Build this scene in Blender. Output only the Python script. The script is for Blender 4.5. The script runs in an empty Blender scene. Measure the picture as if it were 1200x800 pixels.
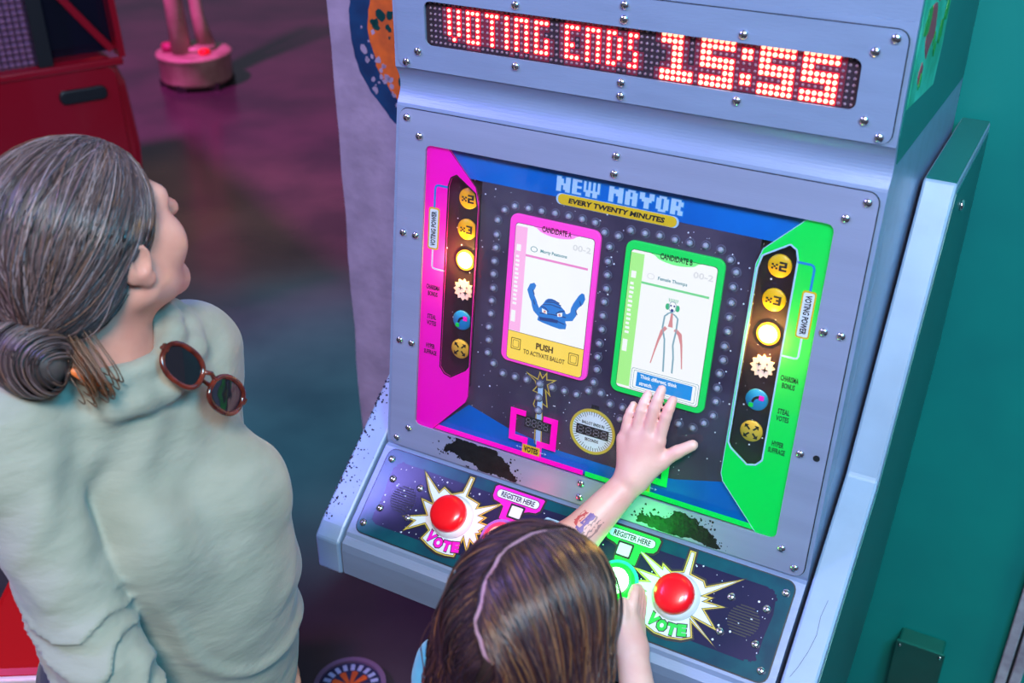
import bpy, bmesh, math, random
import numpy as np
from mathutils import Vector, Matrix

random.seed(7); np.random.seed(7)
SC = bpy.context.scene
COL = SC.collection
R = math.radians

# ------------------------------------------------------------------ camera, world, lights, exposure
cam = bpy.data.cameras.new('camera'); camo = bpy.data.objects.new('camera', cam); COL.objects.link(camo)
cam.sensor_width = 36.0; cam.sensor_fit = 'HORIZONTAL'
cam.lens = 1291.7 / 1200 * 36.0
cam.clip_start = 0.05
camo.location = (0, 0, 2.05)
camo.rotation_euler = (R(90 - 30.29), 0, 0)
cam.dof.use_dof = True; cam.dof.focus_distance = 1.62; cam.dof.aperture_fstop = 4.5
SC.camera = camo

world = bpy.data.worlds.new('world'); SC.world = world; world.use_nodes = True
bg = world.node_tree.nodes['Background']
bg.inputs[0].default_value = (0.50, 0.52, 0.72, 1); bg.inputs[1].default_value = 0.21

def lamp(name, kind, loc, target, energy, color, size=0.5, spot=60, blend=0.6):
    l = bpy.data.lights.new(name, kind); l.energy = energy; l.color = color
    if kind == 'AREA': l.shape = 'DISK'; l.size = size
    else: l.shadow_soft_size = size
    if kind == 'SPOT': l.spot_size = R(spot); l.spot_blend = blend
    o = bpy.data.objects.new(name, l); COL.objects.link(o); o.location = loc
    d = Vector(target) - Vector(loc); o.rotation_euler = d.to_track_quat('-Z', 'Y').to_euler()
    return o
# soft ceiling fixtures and coloured stage lamps of the hall
lamp('ceiling_lamp', 'AREA', (-0.1, -0.9, 3.5), (-0.1, 1.2, 1.2), 92, (1.0, 0.93, 0.90), 0.8)
lamp('ceiling_lamp_violet', 'AREA', (-2.3, 0.9, 3.2), (-0.1, 1.3, 1.3), 64, (0.30, 0.26, 1.0), 0.7)
lamp('ceiling_lamp_cyan', 'AREA', (0.75, -0.5, 3.0), (0.5, 1.3, 1.3), 54, (0.08, 0.62, 1.0), 0.6)
lamp('wall_washer_green', 'SPOT', (1.25, 1.20, 2.7), (1.42, 1.40, 1.85), 270, (0.02, 1.0, 0.80), 0.12, 58, 0.9)
lamp('stage_lamp_magenta', 'SPOT', (-3.2, 4.2, 4.4), (-2.2, 6.6, 0.3), 2200, (1.0, 0.08, 0.60), 0.2, 95, 0.9)
lamp('stage_lamp_red', 'SPOT', (-2.6, 1.0, 3.4), (-0.95, 1.7, 0.45), 150, (1.0, 0.03, 0.02), 0.2, 24, 0.6)
lamp('stage_lamp_teal', 'SPOT', (0.2, 3.6, 4.0), (-0.74, 3.15, 0.0), 1500, (0.0, 0.68, 0.85), 0.2, 30, 1.0)
lamp('stage_lamp_amber', 'SPOT', (-1.2, 5.0, 4.2), (-1.45, 4.6, 0.0), 420, (1.0, 0.55, 0.2), 0.2, 30, 1.0)

SC.view_settings.view_transform = 'Standard'; SC.view_settings.look = 'None'
SC.view_settings.exposure = 0.0; SC.view_settings.gamma = 1.0
SC.view_settings.use_curve_mapping = False

# ------------------------------------------------------------------ materials
def s2l(c):
    return tuple(((v / 255) / 12.92 if v / 255 <= 0.04045 else ((v / 255 + 0.055) / 1.055) ** 2.4) for v in c)

def mat(name, color, rough=0.5, metal=0.0, emit=None, estr=0.0, var=0.0, vscale=20.0, bump=0.0, bscale=60.0, stretch=None, coat=0.0, var_color=None, spec=0.5):
    m = bpy.data.materials.new(name); m.use_nodes = True
    nt = m.node_tree; b = nt.nodes['Principled BSDF']
    b.inputs['Base Color'].default_value = (*color, 1); b.inputs['Roughness'].default_value = rough
    b.inputs['Metallic'].default_value = metal; b.inputs['Coat Weight'].default_value = coat
    b.inputs['Specular IOR Level'].default_value = spec
    if emit:
        b.inputs['Emission Color'].default_value = (*emit, 1); b.inputs['Emission Strength'].default_value = estr
    tc = nt.nodes.new('ShaderNodeTexCoord'); src = tc.outputs['Object']
    if stretch:
        mp = nt.nodes.new('ShaderNodeMapping'); mp.inputs['Scale'].default_value = stretch
        nt.links.new(src, mp.inputs[0]); src = mp.outputs[0]
    if var or var_color:
        n = nt.nodes.new('ShaderNodeTexNoise'); n.inputs['Scale'].default_value = vscale; n.inputs['Detail'].default_value = 5
        nt.links.new(src, n.inputs['Vector'])
        mx = nt.nodes.new('ShaderNodeMix'); mx.data_type = 'RGBA'
        mr = nt.nodes.new('ShaderNodeMapRange'); mr.inputs[1].default_value = 0.35; mr.inputs[2].default_value = 0.65
        nt.links.new(n.outputs[0], mr.inputs[0]); nt.links.new(mr.outputs[0], mx.inputs[0])
        c2 = var_color if var_color else tuple(max(0, c * (1 - var)) for c in color)
        mx.inputs[6].default_value = (*color, 1); mx.inputs[7].default_value = (*c2, 1)
        nt.links.new(mx.outputs[2], b.inputs['Base Color'])
    if bump:
        n2 = nt.nodes.new('ShaderNodeTexNoise'); n2.inputs['Scale'].default_value = bscale; n2.inputs['Detail'].default_value = 6
        nt.links.new(src, n2.inputs['Vector'])
        bp = nt.nodes.new('ShaderNodeBump'); bp.inputs['Strength'].default_value = bump; bp.inputs['Distance'].default_value = 0.004
        nt.links.new(n2.outputs[0], bp.inputs['Height']); nt.links.new(bp.outputs[0], b.inputs['Normal'])
    return m

def star_mat(name, c1, c2, scale=90, rough=0.35):
    m = mat(name, c1, rough, var_color=c2, vscale=9)
    nt = m.node_tree; b = nt.nodes['Principled BSDF']
    old = b.inputs['Base Color'].links[0].from_socket
    tc = nt.nodes.new('ShaderNodeTexCoord'); v = nt.nodes.new('ShaderNodeTexVoronoi'); v.inputs['Scale'].default_value = scale
    nt.links.new(tc.outputs['Object'], v.inputs['Vector'])
    sp = nt.nodes.new('ShaderNodeSeparateColor'); nt.links.new(v.outputs['Color'], sp.inputs[0])
    th = nt.nodes.new('ShaderNodeMath'); th.operation = 'MULTIPLY'; th.inputs[1].default_value = 0.17
    pw = nt.nodes.new('ShaderNodeMath'); pw.operation = 'POWER'; pw.inputs[1].default_value = 3.0
    nt.links.new(sp.outputs[0], pw.inputs[0]); nt.links.new(pw.outputs[0], th.inputs[0])
    lt = nt.nodes.new('ShaderNodeMath'); lt.operation = 'LESS_THAN'
    nt.links.new(v.outputs['Distance'], lt.inputs[0]); nt.links.new(th.outputs[0], lt.inputs[1])
    mx = nt.nodes.new('ShaderNodeMix'); mx.data_type = 'RGBA'
    nt.links.new(lt.outputs[0], mx.inputs[0]); nt.links.new(old, mx.inputs[6]); mx.inputs[7].default_value = (0.75, 0.78, 0.95, 1)
    nt.links.new(mx.outputs[2], b.inputs['Base Color'])
    return m

def translucent_mat(name, color, t=0.5, glow=0.0):
    m = bpy.data.materials.new(name); m.use_nodes = True; nt = m.node_tree
    out = nt.nodes['Material Output']; b = nt.nodes['Principled BSDF']
    b.inputs['Base Color'].default_value = (*color, 1); b.inputs['Roughness'].default_value = 0.3
    b.inputs['Emission Color'].default_value = (*color, 1); b.inputs['Emission Strength'].default_value = glow
    tr = nt.nodes.new('ShaderNodeBsdfTranslucent'); tr.inputs[0].default_value = (*[min(1, c + 0.15) for c in color], 1)
    mx = nt.nodes.new('ShaderNodeMixShader'); mx.inputs[0].default_value = t
    nt.links.new(b.outputs[0], mx.inputs[1]); nt.links.new(tr.outputs[0], mx.inputs[2]); nt.links.new(mx.outputs[0], out.inputs[0])
    return m

def glass_mat(name, tint=(1, 1, 1), gloss=0.06):
    m = bpy.data.materials.new(name); m.use_nodes = True; nt = m.node_tree
    out = nt.nodes['Material Output']; nt.nodes.remove(nt.nodes['Principled BSDF'])
    t = nt.nodes.new('ShaderNodeBsdfTransparent'); t.inputs[0].default_value = (*tint, 1)
    g = nt.nodes.new('ShaderNodeBsdfGlossy'); g.inputs['Roughness'].default_value = 0.06
    fr = nt.nodes.new('ShaderNodeLayerWeight'); fr.inputs[0].default_value = 0.25
    mu = nt.nodes.new('ShaderNodeMath'); mu.operation = 'MULTIPLY'; mu.inputs[1].default_value = gloss * 4
    ad = nt.nodes.new('ShaderNodeMath'); ad.operation = 'ADD'; ad.inputs[1].default_value = gloss * 0.5
    nt.links.new(fr.outputs['Fresnel'], mu.inputs[0]); nt.links.new(mu.outputs[0], ad.inputs[0])
    mx = nt.nodes.new('ShaderNodeMixShader')
    nt.links.new(ad.outputs[0], mx.inputs[0]); nt.links.new(t.outputs[0], mx.inputs[1]); nt.links.new(g.outputs[0], mx.inputs[2])
    nt.links.new(mx.outputs[0], out.inputs[0])
    return m

def emit_mat(name, c, s, base=None):
    return mat(name, base or c, 0.4, emit=c, estr=s)

M = {}
M['metal'] = mat('painted_steel', (0.27, 0.33, 0.50), 0.38, 0.25, var=0.10, vscale=6, bump=0.10, bscale=90, stretch=(1, 6, 6))
M['bezel'] = mat('brushed_steel', (0.31, 0.33, 0.48), 0.42, 0.25, var=0.10, vscale=5, bump=0.08, bscale=120, stretch=(0.4, 6, 6))
M['cheek'] = mat('worn_white_steel', (0.29, 0.38, 0.54), 0.40, 0.1, var=0.12, vscale=14, bump=0.08, bscale=40)
M['bare'] = mat('bare_dark_steel', (0.016, 0.017, 0.018), 0.45, 0.3, bump=0.3, bscale=90, var=0.5, vscale=60)
M['chrome'] = mat('chrome', (0.80, 0.80, 0.84), 0.16, 1.0)
M['dark'] = mat('black_plastic', (0.012, 0.012, 0.016), 0.45)
M['brown'] = mat('dark_brown', (0.05, 0.025, 0.012), 0.5)
M['led_board'] = mat('led_board', (0.035, 0.018, 0.030), 0.5)
M['led_off'] = mat('led_unlit', (0.26, 0.15, 0.20), 0.3)  # reddened to carry the glow that lit LEDs spread over the board
M['led_halo'] = emit_mat('led_red_glow', (1.0, 0.0, 0.035), 0.75, (0.5, 0.0, 0.02))
M['led_bleed'] = emit_mat('led_red_bleed', (1.0, 0.0, 0.05), 0.09, (0.10, 0.02, 0.04))  # red spill onto unlit neighbours, put into their cells as emission
M['led_digit'] = mat('unlit_digit', s2l((128, 122, 136)), 0.4)
M['led_on'] = emit_mat('led_lit', (1.0, 0.62, 0.36), 1.9)
M['led_warm'] = emit_mat('led_red_halo', (1.0, 0.005, 0.02), 1.25, (0.5, 0.0, 0.02))  # red halation round each lit LED, put into flat glowing boxes
M['star'] = star_mat('star_print', s2l((76, 66, 88)), s2l((54, 46, 68)), 110)  # tones raised to carry the grey-purple haze of reflections on the pane
M['slot'] = star_mat('slot_print', s2l((48, 34, 44)), s2l((36, 26, 36)), 120)
M['deckstar'] = star_mat('deck_star_print', s2l((24, 28, 62)), s2l((40, 34, 72)), 120, 0.22)
M['teal'] = mat('teal_print', s2l((8, 58, 78)), 0.22, var_color=s2l((6, 82, 94)), vscale=14)
M['blue'] = mat('blue_print', s2l((0, 104, 196)), 0.35, var_color=s2l((0, 86, 176)), vscale=6)
M['magenta'] = translucent_mat('magenta_print', s2l((236, 0, 186)), 0.3, 0.55)
M['green'] = translucent_mat('green_print', s2l((0, 222, 86)), 0.3, 0.45)
M['magenta_flat'] = mat('magenta_ink', s2l((240, 10, 190)), 0.4)
M['green_flat'] = mat('green_ink', s2l((10, 205, 70)), 0.4)
M['yellow'] = mat('yellow_ink', s2l((222, 182, 28)), 0.45)
M['gold'] = mat('gold_ink', s2l((206, 178, 70)), 0.4)
M['white'] = mat('white_ink', s2l((222, 226, 236)), 0.45)
M['pale'] = mat('pale_blue_ink', s2l((168, 198, 232)), 0.45)
M['ink'] = mat('black_ink', s2l((26, 24, 30)), 0.5)
M['cyan_line'] = mat('cyan_ink', s2l((40, 130, 200)), 0.4)
M['pane'] = glass_mat('clear_acrylic', (0.99, 0.99, 0.99), 0.05)
M['bulb'] = mat('frosted_bulb', s2l((150, 150, 172)), 0.3)
M['bulb_ring'] = mat('bulb_socket', s2l((96, 92, 116)), 0.35)
M['lcd_white'] = emit_mat('lcd_white', (0.95, 0.97, 1.0), 0.95, (0.1, 0.1, 0.1))
M['lcd_pink'] = emit_mat('lcd_pink', s2l((255, 178, 236)), 0.95, (0.1, 0.1, 0.1))
M['lcd_pinkline'] = emit_mat('lcd_pink_line', s2l((240, 120, 205)), 0.9, (0.1, 0.1, 0.1))
M['lcd_lime'] = emit_mat('lcd_lime', s2l((160, 245, 120)), 0.95, (0.1, 0.1, 0.1))
M['lcd_green'] = emit_mat('lcd_green_line', s2l((96, 220, 130)), 0.9, (0.1, 0.1, 0.1))
M['lcd_yellow'] = emit_mat('lcd_yellow', s2l((255, 216, 0)), 0.95, (0.1, 0.1, 0.1))
M['lcd_ink'] = emit_mat('lcd_brown_text', s2l((96, 66, 20)), 0.7, (0.02, 0.02, 0.02))
M['lcd_teal'] = emit_mat('lcd_teal_text', s2l((40, 150, 170)), 0.8, (0.02, 0.02, 0.02))
M['lcd_grey'] = emit_mat('lcd_grey_text', s2l((226, 229, 236)), 0.92, (0.05, 0.05, 0.05))
M['lcd_blue'] = emit_mat('lcd_blue', s2l((30, 120, 215)), 0.9, (0.02, 0.05, 0.1))
M['lcd_navy'] = emit_mat('lcd_navy', s2l((22, 58, 140)), 0.8, (0.02, 0.02, 0.05))
M['lcd_sky'] = emit_mat('lcd_sky', s2l((0, 140, 226)), 0.95, (0.02, 0.05, 0.1))
M['lcd_red'] = emit_mat('lcd_red', s2l((226, 152, 158)), 0.9, (0.05, 0.02, 0.02))
M['lcd_line'] = emit_mat('lcd_pale_line', s2l((130, 176, 196)), 0.9, (0.05, 0.05, 0.05))
M['lcd_mint'] = emit_mat('lcd_mint', s2l((60, 190, 140)), 0.9, (0.02, 0.05, 0.02))
M['card_pink'] = emit_mat('card_frame_pink', s2l((240, 70, 190)), 0.45, s2l((225, 60, 180)))
M['card_green'] = emit_mat('card_frame_green', s2l((20, 200, 90)), 0.40, s2l((20, 190, 80)))
M['tab_pink'] = emit_mat('card_tab_pink', s2l((240, 130, 210)), 0.6, s2l((225, 110, 190)))
M['tab_green'] = emit_mat('card_tab_green', s2l((110, 215, 120)), 0.6, s2l((100, 200, 110)))
M['amber'] = emit_mat('amber_lamp', (1.0, 0.40, 0.02), 3.0)
M['amber_core'] = emit_mat('amber_lamp_core', (1.0, 0.88, 0.55), 6.0)
M['icon_yellow'] = mat('yellow_lamp_lens', s2l((226, 172, 24)), 0.35, emit=s2l((226, 160, 10)), estr=0.08)
M['icon_gold'] = mat('gold_lamp_lens', s2l((206, 172, 62)), 0.35)
M['icon_pale'] = mat('pale_lamp_lens', s2l((236, 206, 200)), 0.35)
M['icon_blue'] = mat('blue_lamp_lens', s2l((28, 132, 196)), 0.35)
M['red_button'] = mat('red_button_plastic', (0.90, 0.004, 0.012), 0.28, coat=0.3, emit=(1.0, 0.0, 0.01), estr=0.10)
M['collar'] = mat('white_collar', (0.80, 0.80, 0.84), 0.35)
M['lit_green'] = emit_mat('green_button_lens', (0.01, 1.0, 0.05), 1.3, (0.0, 0.5, 0.02))
M['lit_green_core'] = emit_mat('green_button_core', (0.85, 1.0, 0.86), 5.0)
M['lit_pink'] = emit_mat('pink_button_lens', (1.0, 0.03, 0.12), 1.0, (0.6, 0.02, 0.08))
M['lit_pink_core'] = emit_mat('pink_button_core', (1.0, 0.55, 0.42), 1.6)
M['ring_cyan'] = mat('cyan_ring', s2l((30, 190, 180)), 0.35)
M['ring_violet'] = mat('violet_ring', s2l((160, 100, 200)), 0.35)
M['plaster'] = mat('rough_plaster', s2l((170, 158, 180)), 0.85, var_color=s2l((150, 140, 160)), vscale=14, bump=0.5, bscale=45)
M['wall_teal'] = mat('teal_wall_paint', s2l((8, 128, 122)), 0.45, var_color=s2l((6, 112, 112)), vscale=2.5, bump=0.08, bscale=30)
M['floor'] = mat('polished_dark_concrete', s2l((74, 66, 72)), 0.24, var_color=s2l((52, 48, 56)), vscale=1.8, bump=0.04, bscale=18)
M['orange_paint'] = mat('orange_wall_paint', s2l((232, 112, 30)), 0.7, var_color=s2l((196, 92, 34)), vscale=22)
M['blue_paint'] = mat('blue_wall_paint', s2l((0, 62, 104)), 0.7, var_color=s2l((0, 44, 84)), vscale=18)
M['casing'] = mat('worn_casing', s2l((176, 160, 176)), 0.6, var_color=s2l((140, 116, 134)), vscale=26, bump=0.3)
M['flank'] = mat('flank_teal', s2l((24, 112, 108)), 0.4, var=0.1, vscale=5)  # teal of the thin sheets laid over the steel sides
M['box_teal'] = mat('dark_teal_steel', s2l((12, 74, 68)), 0.35, var=0.2, vscale=12)

# ------------------------------------------------------------------ mesh building helpers
class MB:
    def __init__(s): s.v = []; s.f = []; s.s = []
    def add(s, vs, fs, smooth=False, mtx=None):
        o = len(s.v)
        for p in vs:
            p = Vector(p)
            s.v.append(tuple(mtx @ p) if mtx else tuple(p))
        for f in fs: s.f.append([i + o for i in f]); s.s.append(smooth)
        return s
    def prism(s, poly, z0, z1, mtx=None):
        a = sum(poly[i][0] * poly[(i + 1) % len(poly)][1] - poly[(i + 1) % len(poly)][0] * poly[i][1] for i in range(len(poly)))
        if a < 0: poly = poly[::-1]
        n = len(poly)
        vs = [(x, y, z0) for x, y in poly] + [(x, y, z1) for x, y in poly]
        fs = [list(range(n - 1, -1, -1)), list(range(n, 2 * n))] + [[i, (i + 1) % n, n + (i + 1) % n, n + i] for i in range(n)]
        return s.add(vs, fs, False, mtx)
    def ring(s, outer, inner, z0, z1, mtx=None):
        n = len(outer)
        vs = [(x, y, z) for z in (z0, z1) for P in (outer, inner) for x, y in P]
        o0, i0, o1, i1 = 0, n, 2 * n, 3 * n; fs = []
        for k in range(n):
            j = (k + 1) % n
            fs += [[o1 + k, o1 + j, i1 + j, i1 + k], [o0 + j, o0 + k, i0 + k, i0 + j], [o0 + k, o0 + j, o1 + j, o1 + k], [i0 + j, i0 + k, i1 + k, i1 + j]]
        return s.add(vs, fs, False, mtx)
    def box(s, x0, x1, y0, y1, z0, z1, mtx=None):
        return s.prism([(x0, y0), (x1, y0), (x1, y1), (x0, y1)], z0, z1, mtx)
    def lathe(s, prof, n=24, mtx=None, smooth=True):
        vs = []; fs = []
        for r, z in prof:
            for k in range(n):
                a = 2 * math.pi * k / n; vs.append((r * math.cos(a), r * math.sin(a), z))
        for i in range(len(prof) - 1):
            for k in range(n):
                j = (k + 1) % n; fs.append([i * n + k, i * n + j, (i + 1) * n + j, (i + 1) * n + k])
        fs.append(list(range(n - 1, -1, -1))); m = len(prof) - 1; fs.append([m * n + k for k in range(n)])
        return s.add(vs, fs, smooth, mtx)
    def tube(s, pts, rad, n=8, smooth=True, closed=False):
        pts = [Vector(p) for p in pts]; m = len(pts); vs = []; fs = []
        rads = rad if isinstance(rad, (list, tuple)) else [rad] * m
        prev = None
        for i in range(m):
            if closed: t = (pts[(i + 1) % m] - pts[i - 1]).normalized()
            else: t = (pts[min(i + 1, m - 1)] - pts[max(i - 1, 0)]).normalized()
            if prev is None:
                a = Vector((0, 0, 1)) if abs(t.z) < 0.9 else Vector((1, 0, 0)); u = t.cross(a).normalized()
            else:
                u = (prev - t * prev.dot(t)).normalized()
            prev = u; w = t.cross(u)
            for k in range(n):
                an = 2 * math.pi * k / n; vs.append(pts[i] + (u * math.cos(an) + w * math.sin(an)) * rads[i])
        for i in range(m if closed else m - 1):
            for k in range(n):
                a = i * n + k; b = i * n + (k + 1) % n; c = ((i + 1) % m) * n
                fs.append([a, b, c + (k + 1) % n, c + k])
        if not closed: fs.append(list(range(n - 1, -1, -1))); fs.append([(m - 1) * n + k for k in range(n)])
        return s.add(vs, fs, smooth)
    def strip(s, pts, w, z0, z1):
        """flat stroke along a polyline"""
        L = []; Rr = []
        for i, p in enumerate(pts):
            a = Vector(pts[max(i - 1, 0)]); b = Vector(pts[min(i + 1, len(pts) - 1)]); t = (b - a).normalized()
            n = Vector((-t.y, t.x)); ww = (w[i] if isinstance(w, (list, tuple)) else w) / 2
            L.append((p[0] + n.x * ww, p[1] + n.y * ww)); Rr.append((p[0] - n.x * ww, p[1] - n.y * ww))
        for i in range(len(pts) - 1):
            s.prism([Rr[i], Rr[i + 1], L[i + 1], L[i]], z0, z1)
        return s
    def mesh(s, name):
        me = bpy.data.meshes.new(name); me.from_pydata(s.v, [], s.f); me.update()
        me.polygons.foreach_set('use_smooth', s.s)
        return me

def link(name, me, material=None, parent=None, mtx=None, label=None, kind=None):
    o = bpy.data.objects.new(name, me); COL.objects.link(o)
    if material is not None and me is not None and not me.materials: me.materials.append(material)
    if parent: o.parent = parent
    if mtx is not None: o.matrix_local = mtx
    if label: o['label'] = label
    if kind: o['kind'] = kind
    return o
def build(name, mb, material, parent=None, mtx=None, label=None, kind=None, bevel=0):
    me = mb.mesh(name)
    if bevel:
        bm = bmesh.new(); bm.from_mesh(me)
        bmesh.ops.remove_doubles(bm, verts=bm.verts, dist=1e-6)
        ed = [e for e in bm.edges if len(e.link_faces) == 2 and e.calc_face_angle(0) > 0.35]
        bmesh.ops.bevel(bm, geom=ed, offset=bevel, segments=2, profile=0.5, affect='EDGES')
        bm.to_mesh(me); bm.free()
    return link(name, me, material, parent, mtx, label, kind)
def thing(name, label, cat, loc=(0, 0, 0), rz=0, group=None):
    o = bpy.data.objects.new(name, None); COL.objects.link(o); o.location = loc; o.rotation_euler = (0, 0, rz)
    o.empty_display_size = 0.1; o['label'] = label; o['category'] = cat
    if group: o['group'] = group
    return o
def tag(o, label, cat): o['label'] = label; o['category'] = cat; return o

def mm(pts): return [(x / 1000, y / 1000) for x, y in pts]
def rrect(x0, x1, y0, y1, r, n=5):
    P = []
    for cx, cy, a0 in ((x1 - r, y1 - r, 0), (x0 + r, y1 - r, 90), (x0 + r, y0 + r, 180), (x1 - r, y0 + r, 270)):
        for k in range(n + 1):
            a = R(a0 + 90 * k / n); P.append((cx + r * math.cos(a), cy + r * math.sin(a)))
    return P
def circ(cx, cy, r, n=28, ry=None): return [(cx + r * math.cos(2 * math.pi * k / n), cy + (ry or r) * math.sin(2 * math.pi * k / n)) for k in range(n)]
def inset(poly, d):
    a = sum(poly[i][0] * poly[(i + 1) % len(poly)][1] - poly[(i + 1) % len(poly)][0] * poly[i][1] for i in range(len(poly)))
    sg = 1 if a > 0 else -1; out = []; n = len(poly)
    for i in range(n):
        p0 = Vector(poly[i - 1]); p = Vector(poly[i]); p1 = Vector(poly[(i + 1) % n])
        e0 = (p - p0).normalized(); e1 = (p1 - p).normalized()
        n0 = Vector((-e0.y, e0.x)) * sg; n1 = Vector((-e1.y, e1.x)) * sg
        b = n0 + n1
        if b.length < 1e-3: q = p + n0 * d
        else:
            b.normalize(); q = p + b * min(d / max(0.15, b.dot(n0)), d * 4.0)
        out.append((q.x, q.y))
    return out
def mirror(poly): return [(-x, y) for x, y in poly]

_txt = {}
def text_polys(sx, s, bold=0.0):
    key = (s, bold)
    if key not in _txt:
        cu = bpy.data.curves.new('txt', 'FONT'); cu.body = s; cu.size = 1; cu.extrude = 0.01; cu.offset = bold; cu.resolution_u = 2
        o = bpy.data.objects.new('txt', cu); COL.objects.link(o)
        dg = bpy.context.evaluated_depsgraph_get(); dg.update()
        me = bpy.data.meshes.new_from_object(o.evaluated_get(dg))
        V = np.array([v.co[:] for v in me.vertices]); F = [list(p.vertices) for p in me.polygons]
        bpy.data.objects.remove(o); bpy.data.curves.remove(cu); bpy.data.meshes.remove(me)
        V[:, :2] -= V[:, :2].min(0); V[:, :2] /= V[:, :2].max(0); V[:, :2] -= 0.5
        V[:, 2] = (V[:, 2] > 0)
        _txt[key] = (V, F)
    return _txt[key]
def add_text(mb, s, cx, cy, w, h, z0, z1, rot=0.0, bold=0.02, shear=0.0):
    V, F = text_polys(mb, s, bold)
    c, sn = math.cos(rot), math.sin(rot); vs = []
    for x, y, z in V:
        a = (x + shear * y * h / w) * w; b = y * h
        vs.append((cx + a * c - b * sn, cy + a * sn + b * c, z1 if z else z0))
    mb.add(vs, F)
    return mb
# ------------------------------------------------------------------ setting: floor, walls, trim
YAW = -R(28.39)
CABP = Vector((0.1201, 1.3538, 0.0)); SZ = 1.2651          # cabinet origin on the floor, height of the screen centre
CABM = Matrix.Translation(CABP) @ Matrix.Rotation(YAW, 4, 'Z')
def cabw(x, y, z): return CABM @ Vector((x, y, z))

fl = link('floor', MB().box(-9, 7, -4, 16, -0.1, 0).mesh('floor'), M['floor'], kind='structure')
def prism_holes(mb, outer, holes, z0, z1, back=True):
    from mathutils.geometry import tessellate_polygon
    loops = [outer] + holes; pts = [p for l in loops for p in l]; n = len(pts)
    tris = tessellate_polygon([[Vector((x, y, 0)) for x, y in l] for l in loops])
    vs = [(x, y, z0) for x, y in pts] + [(x, y, z1) for x, y in pts]; fs = []
    for t in tris:
        a, b, c = (Vector(pts[i]) for i in t)
        if (b - a).x * (c - a).y - (b - a).y * (c - a).x < 0: t = (t[0], t[2], t[1])
        fs.append([n + i for i in t])
        if back: fs.append([t[2], t[1], t[0]])
    o = 0
    for li, l in enumerate(loops):
        m = len(l); ar = sum(l[i][0] * l[(i + 1) % m][1] - l[(i + 1) % m][0] * l[i][1] for i in range(m))
        ccw = (ar > 0) == (li == 0)
        for i in range(m):
            a, b = o + i, o + (i + 1) % m
            fs.append([a, b, n + b, n + a] if ccw else [b, a, n + a, n + b])
        o += m
    return mb.add(vs, fs)

WY = 0.66
def wallbox(x0, x1, y0, y1, z0, z1):
    mb = MB(); mb.box(x0, x1, y0, y1, z0, z1, CABM); return mb
# plaster pillar with a slightly ragged free edge
mb = MB(); edge = []
rr = random.Random(3)
for k in range(34):
    z = k * 0.1; edge.append((-0.938 + rr.uniform(-0.003, 0.003), z))
poly = edge + [(0.0, 3.3), (0.0, 0.0)]
mb.prism(poly, 0, 0.22)
wl = link('wall_left', mb.mesh('wall_left'), M['plaster'], kind='structure', mtx=CABM @ Matrix(((1, 0, 0, 0), (0, 0, 1, WY), (0, 1, 0, 0), (0, 0, 0, 1))))
wb = build('wall_back', wallbox(0.0, 2.6, WY, WY + 0.22, 0, 3.3), M['wall_teal'], kind='structure')
# painted roundel on the plaster (flat paint, worn edge)
def blotchy(cx, cy, r, amp, n=90, seed=1, a0=0, a1=360):
    q = random.Random(seed); out = []
    for k in range(n):
        a = R(a0 + (a1 - a0) * k / (n - 1 if a1 - a0 < 360 else n)); rad = r + q.uniform(-amp, amp) * q.random()
        out.append((cx + rad * math.cos(a), cy + rad * math.sin(a)))
    return out
WM = CABM @ Matrix(((1, 0, 0, 0), (0, 0, -1, WY), (0, 1, 0, 0), (0, 0, 0, 1)))      # x right, y up, z out of the wall
rc = (-0.648, SZ + 0.185)
ro = build('painted_roundel', MB().prism(blotchy(*rc, 0.236, 0.006, seed=4), 0, 0.0012), M['blue_paint'], label='dark blue outer ring of the painted roundel', mtx=None)
ro.parent = wl; ro.matrix_local = wl.matrix_basis.inverted() @ WM
c_ = build('orange_disc', MB().prism(blotchy(*rc, 0.188, 0.006, seed=9), 0.0012, 0.002), M['orange_paint'], ro)
mbw = MB(); q = random.Random(12)
for k in range(26):
    a = R(q.gauss(203, 16)); rad = q.uniform(0.17, 0.222); s_ = q.uniform(0.002, 0.008)
    mbw.prism(blotchy(rc[0] + rad * math.cos(a), rc[1] + rad * math.sin(a), s_, s_ * 0.7, 9, seed=100 + k), 0.002, 0.0026)
build('worn_paint_flecks', mbw, M['plaster'], ro, kind='stuff')
mbw = MB()
for k in range(7):
    a = R(q.uniform(165, 225)); rad = q.uniform(0.12, 0.18); s_ = q.uniform(0.003, 0.013)
    mbw.prism(blotchy(rc[0] + rad * math.cos(a), rc[1] + rad * math.sin(a), s_, s_ * 0.8, 9, seed=300 + k), 0.002, 0.0027)
build('dark_paint_flecks', mbw, M['box_teal'], ro, kind='stuff')
# vertical casing on the teal wall: two strips with a dark joint
tr = build('trim_1', MB().box(0.648, 0.668, -0.004, 0.02, 0, 3.2, CABM @ Matrix.Translation((0, WY - 0.02, 0))), M['casing'], kind='structure', bevel=0.003)
build('casing_strip', MB().box(0.673, 0.694, -0.004, 0.02, 0, 3.2, CABM @ Matrix.Translation((0, WY - 0.02, 0))), M['casing'], tr, bevel=0.003)
build('casing_joint', MB().box(0.668, 0.673, 0.004, 0.02, 0, 3.2, CABM @ Matrix.Translation((0, WY - 0.02, 0))), M['dark'], tr)
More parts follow.
